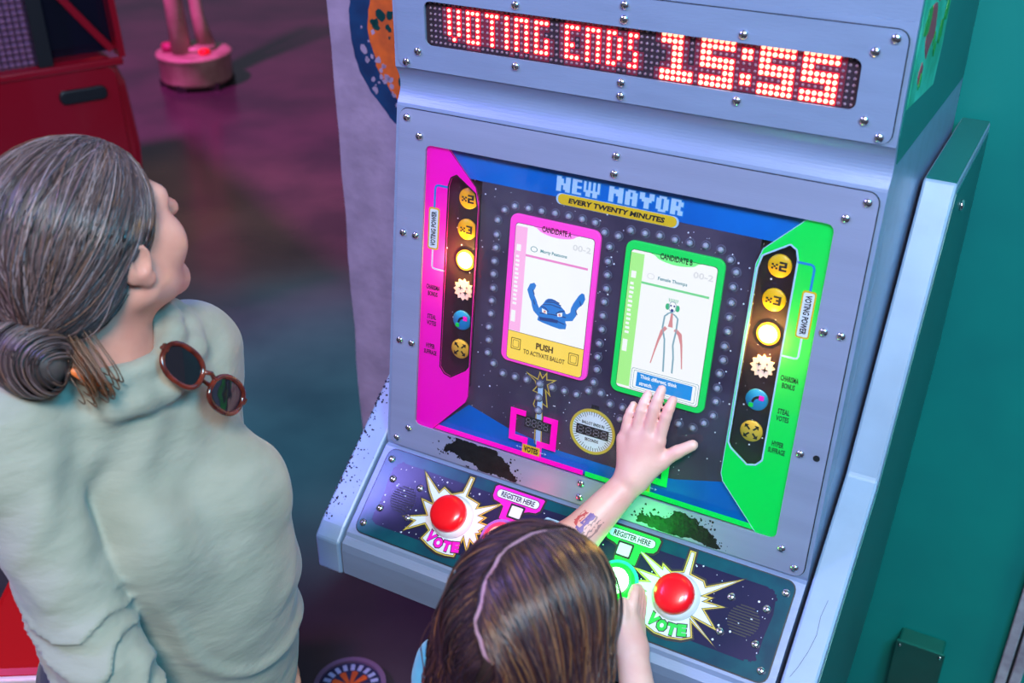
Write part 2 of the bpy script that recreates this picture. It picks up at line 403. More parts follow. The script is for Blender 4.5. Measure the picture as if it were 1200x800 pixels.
# steel junction box on the wall
jb = thing('junction_box', 'dark teal square junction box fixed low on the green wall', 'junction box', cabw(0.497, WY, 0.20), YAW)
build('box_body', MB().box(-0.045, 0.045, -0.045, 0, 0.0, 0.145), M['box_teal'], jb, bevel=0.004)
build('box_lid', MB().box(-0.049, 0.049, -0.051, -0.045, -0.003, 0.149), M['box_teal'], jb, bevel=0.002)
for sx in (-1, 1):
    build('lid_screw', MB().lathe([(0.004, 0), (0.003, 0.002)], 10, Matrix.Translation((sx * 0.04, -0.051, 0.139)) @ Matrix.Rotation(R(90), 4, 'X')), M['chrome'], jb)

# ------------------------------------------------------------------ the arcade cabinet
cab = thing('arcade_cabinet', 'grey steel arcade voting cabinet with red LED sign and screen', 'arcade machine', CABP, YAW)
AL, BE, GA = R(8.35), R(-0.37), R(52.63)
def pm(y, z, a): return Matrix(((1, 0, 0, 0), (0, math.sin(a), -math.cos(a), y), (0, math.cos(a), math.sin(a), SZ + z), (0, 0, 0, 1)))
SCM = pm(0, 0, AL); MQM = pm(0.042, 0.3976, BE); DKM = pm(-0.103, -0.3232, GA)
def onp(m, x, y, z):                      # panel point -> cabinet (Y, Z)
    p = m @ Vector((x, y, z)); return (p.y, p.z)
PX = Matrix(((0, 0, 1, 0), (1, 0, 0, 0), (0, 1, 0, 0), (0, 0, 0, 1)))     # (y, z, x) prism frame -> cabinet frame
H = 0.350
prof = [(0.047, SZ + 0.95), (0.046, SZ + 0.475), onp(MQM, 0, 0.035, -0.003), onp(MQM, 0, 0.035, -0.02), onp(MQM, 0, -0.035, -0.02), onp(MQM, 0, -0.035, -0.003),
        *[(0.0445 + 0.0105 * math.sin(math.pi * (t / 12)) ** 0.9, SZ + 0.330 - 0.052 * t / 12) for t in range(13)], onp(SCM, 0, 0.2775, -0.003), onp(SCM, 0, 0.232, -0.003), onp(SCM, 0, 0.232, -0.045), onp(SCM, 0, -0.232, -0.045),
        onp(SCM, 0, -0.232, -0.003), onp(SCM, 0, -0.272, -0.003), onp(DKM, 0, 0.082, -0.004), onp(DKM, 0, 0.076, -0.002), onp(DKM, 0, -0.078, -0.002), onp(DKM, 0, -0.084, -0.005), (-0.178, SZ - 0.386), (-0.180, SZ - 0.40),
        (-0.180, SZ - 0.447), (0.06, SZ - 0.475), (0.60, SZ - 0.62), (0.60, SZ + 0.95)]
mb = MB(); mb.prism(prof, -H, H, PX)
body = build('cabinet_body', mb, M['metal'], cab)
for s in (-1, 1):
    mb = MB(); x0, x1 = sorted((s * 0.299, s * (H - 0.0002)))
    mb.box(x0, x1, -0.232, 0.232, -0.045, -0.003, SCM); mb.box(*sorted((s * 0.30, s * (H - 0.0002))), -0.035, 0.035, -0.02, -0.003, MQM)
    build('body_side_rail', mb, M['metal'], cab)
build('cabinet_base', MB().prism([(0.16, 0.0), (0.16, SZ - 0.503), (0.59, SZ - 0.618), (0.59, 0.0)], -0.33, 0.33, PX), M['dark'], cab, label='dark recessed base')
# side boards
sb = [(0.64, SZ + 0.19), (0.304, SZ + 0.203), (0.094, SZ - 0.173), onp(DKM, 0, -0.074, 0.0), (-0.181, SZ - 0.388), (-0.181, SZ - 0.452), (-0.08, SZ - 0.50), (0.20, SZ - 0.76), (0.38, SZ - 0.63), (0.50, SZ - 0.44), (0.61, SZ - 0.20)]
for s in (-1, 1):
    mb = MB(); mb.prism(sb, s * 0.379 - 0.023, s * 0.379 + 0.023, PX)
    o = build('side_board', mb, M['cheek'], cab, bevel=0.004, label='worn pale steel side board with chipped edge' if s < 0 else 'broad pale steel side board')
    if s < 0:
        ch = MB(); q = random.Random(5)
        for k in range(150):                                   # chips of bare steel on the worn board
            t = q.random(); v = -0.07 + 0.26 * t; e = q.random() ** 3.2
            u = -0.400 + 0.040 * e; sz = q.uniform(0.0004, 0.0017) * (1.5 - e)
            ch.prism(blotchy(u, v, sz, sz * 0.7, 7, seed=500 + k), 0.0, 0.0005, DKM)
        build('paint_chip', ch, M['bare'], o, kind='stuff')
    else:
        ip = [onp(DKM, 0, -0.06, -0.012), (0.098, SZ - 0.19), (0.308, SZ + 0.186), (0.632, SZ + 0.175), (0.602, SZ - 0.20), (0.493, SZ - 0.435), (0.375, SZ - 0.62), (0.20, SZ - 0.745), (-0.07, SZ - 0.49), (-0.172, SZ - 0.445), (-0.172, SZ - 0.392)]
        build('board_flank', MB().prism(ip, 0.4015, 0.4032, PX), M['flank'], o, label='teal outer face of the side board')
        build('board_cap', MB().prism([(0.306, SZ + 0.2015), (0.636, SZ + 0.1888), (0.636, SZ + 0.1915), (0.306, SZ + 0.2045)], 0.359, 0.4005, PX), M['flank'], o, label='teal top edge')
        build('board_bolt', MB().lathe([(0.009, 0), (0.008, 0.004), (0.004, 0.006)], 14, Matrix.Translation((0.4032, 0.40, SZ + 0.135)) @ Matrix.Rotation(R(90), 4, 'Y')), M['chrome'], o)
        ck = MB(); ck.strip([(0.384, 0.065), (0.381, 0.04), (0.383, 0.015), (0.379, -0.01), (0.372, -0.035), (0.366, -0.05)], 0.0005, 0, 0.0003)
        me = ck.mesh('crack'); me.transform(DKM); link('hairline_crack', me, M['bare'], o)
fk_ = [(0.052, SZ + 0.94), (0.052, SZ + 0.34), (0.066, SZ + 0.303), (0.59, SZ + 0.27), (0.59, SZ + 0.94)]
build('flank_panel', MB().prism(fk_, H - 0.0005, H + 0.0012, PX), M['flank'], cab, label='teal right flank of the cabinet')
# printed art on the right flank of the head
sap = [(0.05, SZ + 0.80), (0.255, SZ + 0.80), (0.258, SZ + 0.40), (0.245, SZ + 0.352), (0.06, SZ + 0.372)]
M['art_mint'] = mat('art_mint', s2l((70, 200, 170)), 0.4, var_color=s2l((40, 160, 120)), vscale=24)
M['art_red'] = mat('art_red', s2l((170, 40, 70)), 0.4); M['art_green'] = mat('art_green', s2l((40, 150, 40)), 0.4)
sa = build('side_art', MB().prism(sap, H + 0.001, H + 0.0018, PX), M['art_mint'], cab, label='mint and red printed art on the flank')
m1, m2 = MB(), MB(); q = random.Random(8)
for y, z, r_ in ((0.13, 0.45, 0.03), (0.16, 0.50, 0.022), (0.11, 0.40, 0.013), (0.19, 0.56, 0.03), (0.10, 0.53, 0.02), (0.21, 0.62, 0.03)):
    m1.prism(blotchy(y, SZ + z, r_, r_ * 0.5, 16, seed=int(r_ * 1e4 + y * 100)), H + 0.0018, H + 0.0023, PX)
for k in range(18):
    y, z, r_ = q.uniform(0.08, 0.235), q.uniform(0.385, 0.7), q.uniform(0.006, 0.018)
    m2.prism(blotchy(y, SZ + z, r_, r_ * 0.6, 12, seed=k + 40), H + 0.0023, H + 0.0027, PX)
m2.strip([(0.245, SZ + 0.37), (0.245, SZ + 0.75)], 0.014, H + 0.0018, H + 0.0022) if False else None
build('red_figure', m1, M['art_red'], sa); build('green_foliage', m2, M['art_green'], sa)

screw_me = MB().lathe([(0.0062, 0), (0.0060, 0.0014), (0.0046, 0.0030), (0.0024, 0.0038), (0.0004, 0.0040)], 14).mesh('screw')
screw_me.materials.append(M['chrome'])
def screws(parent, pts):
    for x, y in pts: link('screw', screw_me, None, parent, Matrix.Translation((x / 1000, y / 1000, 0)))

# --- marquee plate and LED sign
mq = build('marquee_plate', MB().ring(rrect(-0.343, 0.343, -0.066, 0.068, 0.014), rrect(-0.2965, 0.2965, -0.0305, 0.0305, 0.010), -0.003, 0), M['metal'], cab, MQM)
screws(mq, [(-329, 58), (0, 58), (329, 58), (-309, 40.5), (-154, 40.5), (0, 40.5), (154, 40.5), (309, 40.5), (-309, -40.5), (-154, -40.5), (0, -40.5), (154, -40.5), (309, -40.5), (-329, -58), (0, -58), (329, -58)])
led = build('led_sign', MB().box(-0.2985, 0.2985, -0.0325, 0.0325, -0.018, -0.009), M['led_board'], cab, MQM)
G = {'V': ['101'] * 5 + ['010'], 'O': ['111'] + ['101'] * 4 + ['111'], 'T': ['111'] + ['010'] * 5, 'I': ['1'] * 6, 'N': ['111'] + ['101'] * 5,
     'G': ['111', '100', '100', '101', '101', '111'], 'E': ['111', '100', '100', '110', '100', '111'], 'D': ['110', '101', '101', '101', '101', '110'], 'S': ['11', '10', '10', '01', '01', '11']}
lit = set()
for ch, c0 in zip('VOTINGENDS', (0, 4, 8, 12, 14, 18, 24, 28, 32, 36)):
    for r_, row in enumerate(G[ch]):
        for c, b in enumerate(row):
            if b == '1': lit.add((c0 + c, r_ + 1))
five = ['111111', '111111', '110000', '111111', '111111', '000011', '111111', '111111']
one = ['111100', '111100', '001100', '001100', '001100', '001100', '111111', '111111']
for g, c0 in ((one, 42), (five, 49), (five, 59), (five, 66)):
    for r_, row in enumerate(g):
        for c, b in enumerate(row):
            if b == '1': lit.add((c0 + c, r_))
for c in (56, 57):
    for r_ in (1, 2, 5, 6): lit.add((c, r_))
big = lambda c: c >= 42
off, halo, on, bleed = MB(), MB(), MB(), MB()
for c in range(-4, 75):
    for r_ in range(8):
        u, v = (-261 + 7.44 * c) / 1000, (27.3 - 7.75 * r_) / 1000
        T = Matrix.Translation((u, v, -0.009))
        if (c, r_) in lit:
            halo.box(u - 0.0037, u + 0.0037, v - 0.0038, v + 0.0038, -0.009, -0.0086)
            on.lathe([(0.0029 if big(c) else 0.0024, 0.0006), (0.0026 if big(c) else 0.0021, 0.0024), (0.0012, 0.0034)], 10, T)
        else:
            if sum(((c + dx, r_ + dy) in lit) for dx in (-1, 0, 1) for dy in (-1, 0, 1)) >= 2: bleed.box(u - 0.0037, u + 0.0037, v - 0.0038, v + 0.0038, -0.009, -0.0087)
            near = sum(((c + dx, r_ + dy) in lit) for dx in (-1, 0, 1) for dy in (-1, 0, 1))
            off.lathe([(0.0021, 0), (0.0018, 0.0016), (0.0008, 0.0024)], 8, T)
build('red_bleed_glow', bleed, M['led_bleed'], led, kind='stuff'); build('lit_led_halo', halo, M['led_warm'], led, kind='stuff'); build('lit_led', on, M['led_on'], led, kind='stuff'); build('unlit_led', off, M['led_off'], led, kind='stuff')

# --- screen bezel
bz = build('screen_bezel', MB().ring(rrect(-0.343, 0.343, -0.274, 0.275, 0.014), rrect(-0.297, 0.297, -0.2275, 0.2275, 0.010), -0.003, 0), M['bezel'], cab, SCM)
screws(bz, [(-330, 262), (0, 262), (330, 262), (-308, 238), (0, 238), (308, 238), (-330, -262), (0, -262), (330, -262), (-308, -238), (0, -238), (308, -238),
            (-330, 87.6), (-308, 87.6), (308, 87.6), (330, 87.6), (-330, -88.6), (-308, -88.6), (308, -88.6)])
hole = MB().ring(circ(0.330, -0.0886, 0.0046, 16), circ(0.330, -0.0886, 0.0030, 16), 0, 0.0006); hole.prism(circ(0.330, -0.0886, 0.0030, 16), 0, 0.0002)
build('empty_screw_hole', hole, M['dark'], bz)
def ragged(pts, seed, amp, depth=4, flecks=120, spread=0.02):
    """outline roughened by midpoint displacement, plus loose flecks along it"""
    q = random.Random(seed); P = [Vector(p) for p in pts]
    for d in range(depth):
        n = []
        for i, p in enumerate(P):
            b = P[(i + 1) % len(P)]; m = (p + b) / 2; e = (b - p)
            n += [p, m + Vector((-e.y, e.x)).normalized() * q.uniform(-1, 1) * min(amp / (1.7 ** d), e.length * 0.45) if e.length > 1e-6 else m]
        P = n
    fk = []
    for k in range(flecks):
        p = P[q.randrange(len(P))]; s_ = q.uniform(0.0004, 0.0022)
        fk.append((p.x + q.gauss(0, spread * 0.5), p.y + q.gauss(0, spread * 0.35), s_))
    return [tuple(p) for p in P], fk
for seed, pts in ((21, [(-237, -245), (-220, -229.5), (-202, -228.6), (-171, -228.6), (-150, -228.6), (-133, -238), (-118, -257), (-107, -272), (-140, -272.5), (-176, -272.5), (-210, -260), (-244, -262)]),
                  (22, [(93, -269), (108, -256), (117, -251), (147, -239), (170, -234), (180, -233), (195, -245), (212, -257), (224, -268), (200, -272.5), (151, -272.5), (121, -271)])):
    P, fk = ragged(mm(pts), seed, 0.006)
    P = [(x, min(-0.2282, max(-0.2732, y))) for x, y in P]
    w = MB(); w.prism(P, 0, 0.0003)
    for x, y, s_ in fk:
        if -0.273 < y < -0.229: w.prism(blotchy(x, y, s_, s_ * 0.6, 7, seed=int(s_ * 1e7)), 0, 0.0003)
    build('bare_metal_patch', w, M['bare'], bz, kind='stuff', label='black bare patch worn through the paint')

# --- clear pane, printed backboard with bulbs
build('clear_pane', MB().box(-0.2985, 0.2985, -0.2305, 0.2305, -0.0050, -0.0035), M['pane'], cab, SCM)
BD = -0.014
bbp = mm([(-298, 231), (-298, 196), (-207, 196), (-207, -141), (-298, -141), (-298, -231), (298, -231), (298, -141), (207, -141), (207, 196), (298, 196), (298, 231)])
bb = build('screen_backboard', MB().prism(bbp, BD - 0.004, BD), M['star'], cab, SCM, label='dark starry printed board behind the pane')
build('upper_blue_band', MB().prism(mm([(-266, 229), (-229, 187), (229, 187), (266, 229)]), BD, BD + 0.0003), M['blue'], bb)
build('lower_blue_band', MB().prism(mm([(-266, -229), (-207, -172), (-138, -191), (-50, -203), (50, -203), (138, -191), (207, -172), (266, -229)]), BD, BD + 0.0003), M['blue'], bb)
build('header_strip', MB().box(-0.262, 0.262, 0.2255, 0.2295, BD + 0.0003, BD + 0.004), M['brown'], bb)  # dark brown strip along the top of the board
PF = {'N': ['10001', '11001', '11001', '10101', '10101', '10011', '10011'], 'E': ['1111', '1100', '1100', '1111', '1100', '1100', '1111'], 'W': ['1010101', '1010101', '1010101', '1010101', '1111111', '0110110', '0110110'],
      'M': ['110011', '111111', '111111', '110111', '110011', '110011', '110011'], 'A': ['01110', '11011', '11011', '11111', '11011', '11011', '11011'], 'Y': ['110011', '110011', '111111', '011110', '001100', '001100', '001100'],
      'O': ['01110', '11011', '11011', '11011', '11011', '11011', '01110'], 'R': ['11110', '11011', '11011', '11110', '11110', '11011', '11011']}
PF['N'] = ['110011', '111011', '111011', '111111', '110111', '110111', '110011']
tx = MB(); sh = MB(); x = 0.0; cells = []
for ch in 'NEW MAYOR':
    if ch == ' ': x += 3; continue
    g = PF[ch]
    for r_, row in enumerate(g):
        for c, b in enumerate(row):
            if b == '1': cells.append((x + c, r_))
    x += len(g[0]) + 1
tw = x - 1; cw = 186.0 / tw; chh = 21.0 / 7
for c, r_ in cells:
    u0 = (-89 + c * cw) / 1000; v1 = (217 - r_ * chh) / 1000
    tx.box(u0, u0 + cw / 1000, v1 - chh / 1000, v1, BD + 0.0006, BD + 0.0010); sh.box(u0 - 0.0012, u0 + cw / 1000 + 0.0012, v1 - chh / 1000 - 0.0012, v1 + 0.0012, BD + 0.0003, BD + 0.0005 + 0.00002 * ((c + r_) % 3))
build('title_lettering', tx, M['pale'], bb, label='NEW MAYOR in pixel letters', kind='stuff'); build('title_outline', sh, M['cyan_line'], bb, kind='stuff')
build('subtitle_backing', MB().prism(rrect(-0.088, 0.094, 0.1775, 0.1935, 0.0078), BD + 0.0005, BD + 0.0008), M['pale'], bb)
pl = build('subtitle_pill', MB().prism(rrect(-0.085, 0.091, 0.178, 0.193, 0.0073), BD + 0.0008, BD + 0.0012), M['yellow'], bb)
build('subtitle_lettering', add_text(MB(), 'EVERY TWENTY MINUTES', 0.003, 0.1853, 0.142, 0.0075, BD + 0.0012, BD + 0.0015, bold=0.04, shear=0.15), M['ink'], bb, label='EVERY TWENTY MINUTES')

bulbs = [(-167, 152), (-151, 161), (-129, 162), (-108, 162), (-87, 163), (-66, 163), (-45, 163), (-25, 162), (-10, 151), (0, 132), (0, 111), (-177, 135), (-177, 113), (-177, 93), (-178, 72), (-178, 52), (-177, 30), (-178, 10), (-178, -11), (-180, -33), (-179, -54), (-179, -75), (-168, -90), (-151, -102), (-130, -102), (-110, -101), (-67, -102), (-47, -102), (-27, -102), (-9, -91), (11, -89), (-2, -75), (1, -54), (0, -34), (0, -13), (2, 9), (1, 30), (1, 51), (2, 71), (1, 91), (11, 150), (28, 162), (49, 162), (70, 163), (92, 162), (113, 162), (135, 163), (156, 162), (171, 151), (181, 136), (180, 115), (181, 93), (181, 72), (182, 52), (181, 30), (182, 10), (180, -11), (180, -33), (181, -53), (180, -75), (169, -90), (154, -102), (133, -102), (112, -102), (88, -102), (67, -102), (47, -102), (27, -102), (-88, -102), (-88, -125), (-87, -146), (88, -125), (87, -146), (45, -121)]
bulb_me = MB().lathe([(0.0046, 0), (0.0044, 0.002), (0.0034, 0.0042), (0.0018, 0.0054), (0.0003, 0.0057)], 12).mesh('bulb'); bulb_me.materials.append(M['bulb'])
sk = MB()
for i, (x, y) in enumerate(bulbs):
    link('bulb', bulb_me, None, bb, Matrix.Translation((x / 1000, y / 1000, BD + 0.0009)))
    sk.ring(circ(x / 1000, y / 1000, 0.0070, 14), circ(x / 1000, y / 1000, 0.0052, 14), BD, BD + 0.0012)
build('bulb_socket', sk, M['bulb_ring'], bb, kind='stuff')
sp = MB(); q = random.Random(77)
for k in range(170):
    x, y, r_ = q.uniform(-0.203, 0.203), q.uniform(-0.185, 0.18), q.choice((0.0005, 0.0006, 0.0008, 0.0012))
    if abs(abs(x) - 0.09) < 0.078 and -0.08 < y < 0.155: continue
    sp.prism(circ(x, y, r_, 7), BD, BD + 0.0002)
build('printed_star', sp, M['white'], bb, kind='stuff')
# starbursts, ballot timer, vote counters
bst = mm([(-113, -89), (-93, -95), (-90, -82), (-85, -91), (-78, -80), (-77, -92), (-61, -89), (-75, -101), (-69, -119), (-77, -112), (-72, -138), (-81, -134), (-77, -203), (-90, -203), (-91, -146), (-97, -139), (-94, -127), (-92, -118), (-100, -117), (-94, -108), (-97, -100)])
seg7 = {'h': [(-1, 1.8), (0, 0), (1, 1.8)]}
def digit8(mb, cx, cy, w, h, z0, z1):
    t = w * 0.17
    for yy in (-h / 2, 0, h / 2): mb.box(cx - w / 2 + t, cx + w / 2 - t, cy + yy - t / 2, cy + yy + t / 2, z0, z1)
    for sx in (-1, 1):
        for sy in (-1, 1): mb.box(cx + sx * w / 2 - t / 2, cx + sx * w / 2 + t / 2, cy + sy * h / 4 - h / 4 + t * 0.8, cy + sy * h / 4 + h / 4 - t * 0.8, z0, z1)
for s in (1, -1):
    P = bst if s == 1 else mirror(bst)
    build('starburst_outline', MB().prism(P, BD, BD + 0.0003), M['gold'], bb)
    build('starburst', MB().prism(inset(P, 0.0016), BD + 0.0003, BD + 0.0005), M['star'], bb)
    build('light_column', MB().prism([(s * -0.091, -0.098), (s * -0.083, -0.096), (s * -0.079, -0.205), (s * -0.087, -0.205)], BD + 0.0005, BD + 0.0007), M['pale'], bb)
    build('counter_window', MB().box(*sorted((s * -0.108, s * -0.066)), -0.179, -0.161, BD + 0.0007, BD + 0.0011), M['dark'], bb)
    dg = MB()
    for k in range(4): digit8(dg, s * -0.087 + (k - 1.5) * 0.010, -0.170, 0.0066, 0.012, BD + 0.0011, BD + 0.0014)
    build('counter_digits', dg, M['led_digit'], bb)
gx, gy = 0.004, -0.1545
build('timer_rim', MB().ring(circ(gx, gy, 0.0365, 40), circ(gx, gy, 0.0325, 40), BD, BD + 0.002), M['gold'], bb)
build('timer_face', MB().prism(circ(gx, gy, 0.0325, 40), BD, BD + 0.0008), M['white'], bb)
tk = MB()
for k in range(48):
    a = 2 * math.pi * k / 48; m = Matrix.Translation((gx, gy, 0)) @ Matrix.Rotation(a, 4, 'Z')
    tk.box(0.0265 if k % 4 else 0.0245, 0.0318, -0.0004, 0.0004, BD + 0.0008, BD + 0.0010, m)
for k in range(5): tk.box(gx - 0.0055 + k * 0.0025, gx - 0.004 + k * 0.0025, gy + 0.037, gy + 0.043, BD, BD + 0.0008)
build('timer_tick', tk, M['ink'], bb, kind='stuff')
build('timer_window', MB().box(gx - 0.026, gx + 0.026, gy - 0.0085, gy + 0.0075, BD + 0.0010, BD + 0.0014), M['dark'], bb)
dg = MB()
for k in range(4): digit8(dg, gx + (k - 1.5) * 0.0125, gy - 0.0005, 0.008, 0.011, BD + 0.0014, BD + 0.0017)
build('timer_digits', dg, M['led_digit'], bb)
tt = MB(); add_text(tt, 'BALLOT ENDS IN', gx, gy + 0.0125, 0.036, 0.005, BD + 0.0010, BD + 0.0012); add_text(tt, 'SECONDS', gx, gy - 0.0145, 0.022, 0.005, BD + 0.0010, BD + 0.0012)
build('timer_lettering', tt, M['ink'], bb, label='BALLOT ENDS IN SECONDS')

# --- magenta and green power panels with slots, lamps behind
FD0, FD1 = -0.0074, -0.0065
pan = mm([(-297.8, 230), (-264, 230), (-213, 178), (-206, 156), (-205, -154), (-209, -166), (-266, -230), (-297.8, -230)])
slot = mm([(-246, 189), (-214, 168), (-210, 150), (-209.5, -104), (-214, -111), (-239, -129), (-250, -126), (-257.5, -117), (-257.5, 172), (-254, 184)])
def xg(mb, s, cx, cy, h, z0, z1):
    """chunky x2 / x3 glyph"""
    d = {'2': ['111', '001', '111', '100', '111'], '3': ['111', '001', '011', '001', '111'], 'x': ['101', '010', '101']}
    u = h / 5
    for r_, row in enumerate(d['x']):
        for c, b in enumerate(row):
            if b == '1': mb.box(cx - 4.2 * u + c * u * 1.1, cx - 4.2 * u + (c + 1) * u * 1.1, cy - 2.0 * u + (2 - r_) * u, cy - 1.0 * u + (2 - r_) * u, z0, z1)
    for r_, row in enumerate(d[s]):
        for c, b in enumerate(row):
            if b == '1': mb.box(cx - 0.2 * u + c * u * 1.35, cx - 0.2 * u + (c + 1) * u * 1.35, cy + (1.5 - r_) * u, cy + (2.5 - r_) * u, z0, z1)
for s, key in ((1, 'magenta'), (-1, 'green')):
    fx = (lambda P: P) if s == 1 else mirror
    side = 'left' if s == 1 else 'right'
    tray = MB(); tray.box(*sorted((s * -0.2985, s * -0.2075)), -0.140, 0.1955, -0.029, -0.025); tray.box(*sorted((s * -0.2075, s * -0.2068)), -0.140, 0.168, -0.029, -0.0087)
    build('lamp_tray', tray, M['slot'], cab, SCM)
    mb = MB(); prism_holes(mb, fx(pan), [fx(slot)], FD0, FD1, False)
    pp = build('power_panel', mb, M[key], cab, SCM, label='%s translucent panel with a lamp slot' % key)
    e = MB(); e.ring(fx(inset(pan, 0.0001)), fx(inset(pan, 0.0008)), FD1, FD1 + 0.0002) if False else None
    o1 = fx(slot); o2 = fx(inset(slot, -0.0006))
    build('slot_outline', MB().ring(o2, o1, FD1, FD1 + 0.0004), M['pale'] if s == -1 else M['ink'], pp)
    e = MB(); e.strip(fx(mm([(-264, 229), (-213, 178), (-206.3, 156), (-205.3, -154), (-209.3, -166), (-266, -229)])), 0.0009, FD1, FD1 + 0.0004)
    build('panel_outline', e, M['pale'] if s == -1 else M['ink'], pp)
    # bottom border with the two square brackets around the vote counter
    br = MB(); br.box(*sorted((s * -0.264, s * -0.002)), -0.2272, -0.2195, FD0, FD1)
    br.prism(fx(mm([(-130, -150), (-104, -150), (-104, -159), (-120, -159), (-120, -194), (-98, -194), (-98, -221), (-106, -221), (-106, -204), (-130, -204)])), FD0, FD1)
    br.prism(fx(mm([(-74, -150), (-50, -150), (-50, -203), (-73, -203), (-73, -221), (-82, -221), (-82, -194), (-60, -194), (-60, -159), (-74, -159)])), FD0, FD1)
    build('counter_bracket', br, M[key], pp, label='%s square brackets and border' % key)
    build('votes_plate', MB().box(*sorted((s * -0.105, s * -0.0755)), -0.2195, -0.2055, FD1 - 0.0005, FD1 + 0.0004), M['yellow'], pp)
    build('votes_lettering', add_text(MB(), 'VOTES', s * -0.0902, -0.2125, 0.024, 0.0095, FD1 + 0.0004, FD1 + 0.0007, bold=0.04), M['ink'], pp, label='VOTES')
    ar = MB()
    for d in (-1, 1):
        x0 = s * -0.0902 + d * 0.018; ar.box(x0 - 0.003, x0 + 0.003, -0.2131, -0.2119, FD1, FD1 + 0.0004); ar.prism([(x0 + d * 0.008, -0.2125), (x0 + d * 0.005, -0.2105), (x0 + d * 0.005, -0.2145)], FD1, FD1 + 0.0004)
    build('small_arrow', ar, M['pale'], pp)
    # voting power label and its wire
    ln = MB(); ln.strip(fx(mm([(-281, 134), (-281, 164), (-279.5, 168), (-276, 169.5), (-258, 169.5)])), 0.0032, FD1, FD1 + 0.0004)
    build('power_wire', ln, M['cyan_line'], pp)
    ln = MB(); ln.strip(fx(mm([(-281, 70), (-281, 44), (-279.5, 41), (-276, 40), (-258, 40)])), 0.0026, FD1, FD1 + 0.0004)
    build('power_wire', ln, M['white'], pp, label='pale lower wire')
    build('label_border', MB().prism(rrect(*sorted((s * -0.290, s * -0.2715)), 0.070, 0.135, 0.004), FD1, FD1 + 0.0006), M['yellow'], pp)
    build('label_plate', MB().prism(rrect(*sorted((s * -0.2878, s * -0.2737)), 0.0725, 0.1325, 0.0025), FD1 + 0.0006, FD1 + 0.0009), M['white'], pp)
    build('label_lettering', add_text(MB(), 'VOTING POWER', s * -0.2808, 0.1025, 0.054, 0.0085, FD1 + 0.0009, FD1 + 0.0012, rot=R(90 * s), bold=0.03), M['ink'], pp, label='VOTING POWER')
    tm = MB()
    for ls, y0, ww in ((('CHARISMA', 'BONUS'), 4, (24, 17)), (('STEAL', 'VOTES'), -44, (16, 17)), (('HYPER', 'SUFFRAGE'), -93, (16, 23))):
        for j, t in enumerate(ls): add_text(tm, t, s * -0.2775 if s == 1 else 0.2755, (y0 + 5.5 - j * 10.5) / 1000, ww[j] / 1000, 0.0078, FD1, FD1 + 0.0004, bold=0.02)
    build('bonus_lettering', tm, M['ink'], pp, label='CHARISMA BONUS, STEAL VOTES, HYPER SUFFRAGE')
    # lamps
    for k, v in enumerate((154, 107, 58.5, 11, -39, -87)):
        cx = s * -0.2335; Tm = SCM @ Matrix.Translation((cx, v / 1000, -0.025)); rad = 0.0158
        mt = ('icon_yellow', 'icon_yellow', 'amber', 'icon_pale', 'icon_blue', 'icon_gold')[k]
        if k == 3:
            P = []
            for j in range(24): a = math.pi * j / 12; r_ = 0.0172 if j % 2 == 0 else 0.0132; P.append((r_ * math.cos(a), r_ * math.sin(a)))
            lm = build('power_lamp', MB().prism(P, 0, 0.003), M[mt], cab, Tm, label='pale starburst lamp lens')
        else:
            lm = build('power_lamp', MB().lathe([(rad, 0), (rad, 0.002), (rad * 0.94, 0.003)], 30), M[mt], cab, Tm,
                       label=('yellow x2 lamp lens', 'yellow x3 lamp lens', 'lit amber lamp', '', 'blue lamp lens', 'gold lamp lens with four arrows')[k])
        if k == 2:
            l = bpy.data.lights.new('amber_glow', 'POINT'); build('lamp_core', MB().lathe([(0.0125, 0.003), (0.0100, 0.0042), (0.0004, 0.0050)], 24), M['amber_core'], lm); l.energy = 1.1; l.color = (1.0, 0.55, 0.10); l.shadow_soft_size = 0.003
            lo_ = bpy.data.objects.new('amber_glow', l); COL.objects.link(lo_); lo_.parent = lm; lo_.location = (0, 0, 0.0085)
        g = MB(); z0, z1 = 0.003, 0.0035
        if k < 2: xg(g, '23'[k], 0, 0, 0.0125, z0, z1)
        elif k == 3:
            for dx, dy, r_ in ((-0.005, 0.003, 0.0042), (0.004, -0.004, 0.005), (0.006, 0.005, 0.002), (-0.004, -0.006, 0.002)):
                g.prism([(dx + (r_ if j % 2 == 0 else r_ * 0.3) * math.cos(math.pi * j / 4), dy + (r_ if j % 2 == 0 else r_ * 0.3) * math.sin(math.pi * j / 4)) for j in range(8)], z0, z1)
        elif k == 4:
            g.strip([(0.009 * math.cos(a) + 0.004, 0.009 * math.sin(a) - 0.004) for a in [R(90 + 90 * j / 8) for j in range(9)]], 0.0034, z0, z1)
            w1 = MB(); w1.box(0.003, 0.010, 0.001, 0.008, z0 + 0.0005, z1 + 0.0004); build('magenta_square', w1, M['magenta_flat'], lm)
            w1 = MB(); w1.box(-0.0095, -0.0035, -0.0115, -0.0055, z0 + 0.0005, z1 + 0.0004); build('green_square', w1, M['green_flat'], lm)
        elif k == 5:
            for sx in (-1, 1):
                for sy in (-1, 1):
                    g.strip([(sx * 0.0025, sy * 0.0025), (sx * 0.0075, sy * 0.0075)], 0.0024, z0, z1); g.prism([(sx * 0.0098, sy * 0.0098), (sx * 0.0098, sy * 0.0038), (sx * 0.0038, sy * 0.0098)], z0, z1)
        if g.v: build('lamp_glyph', g, M['ink'], lm)

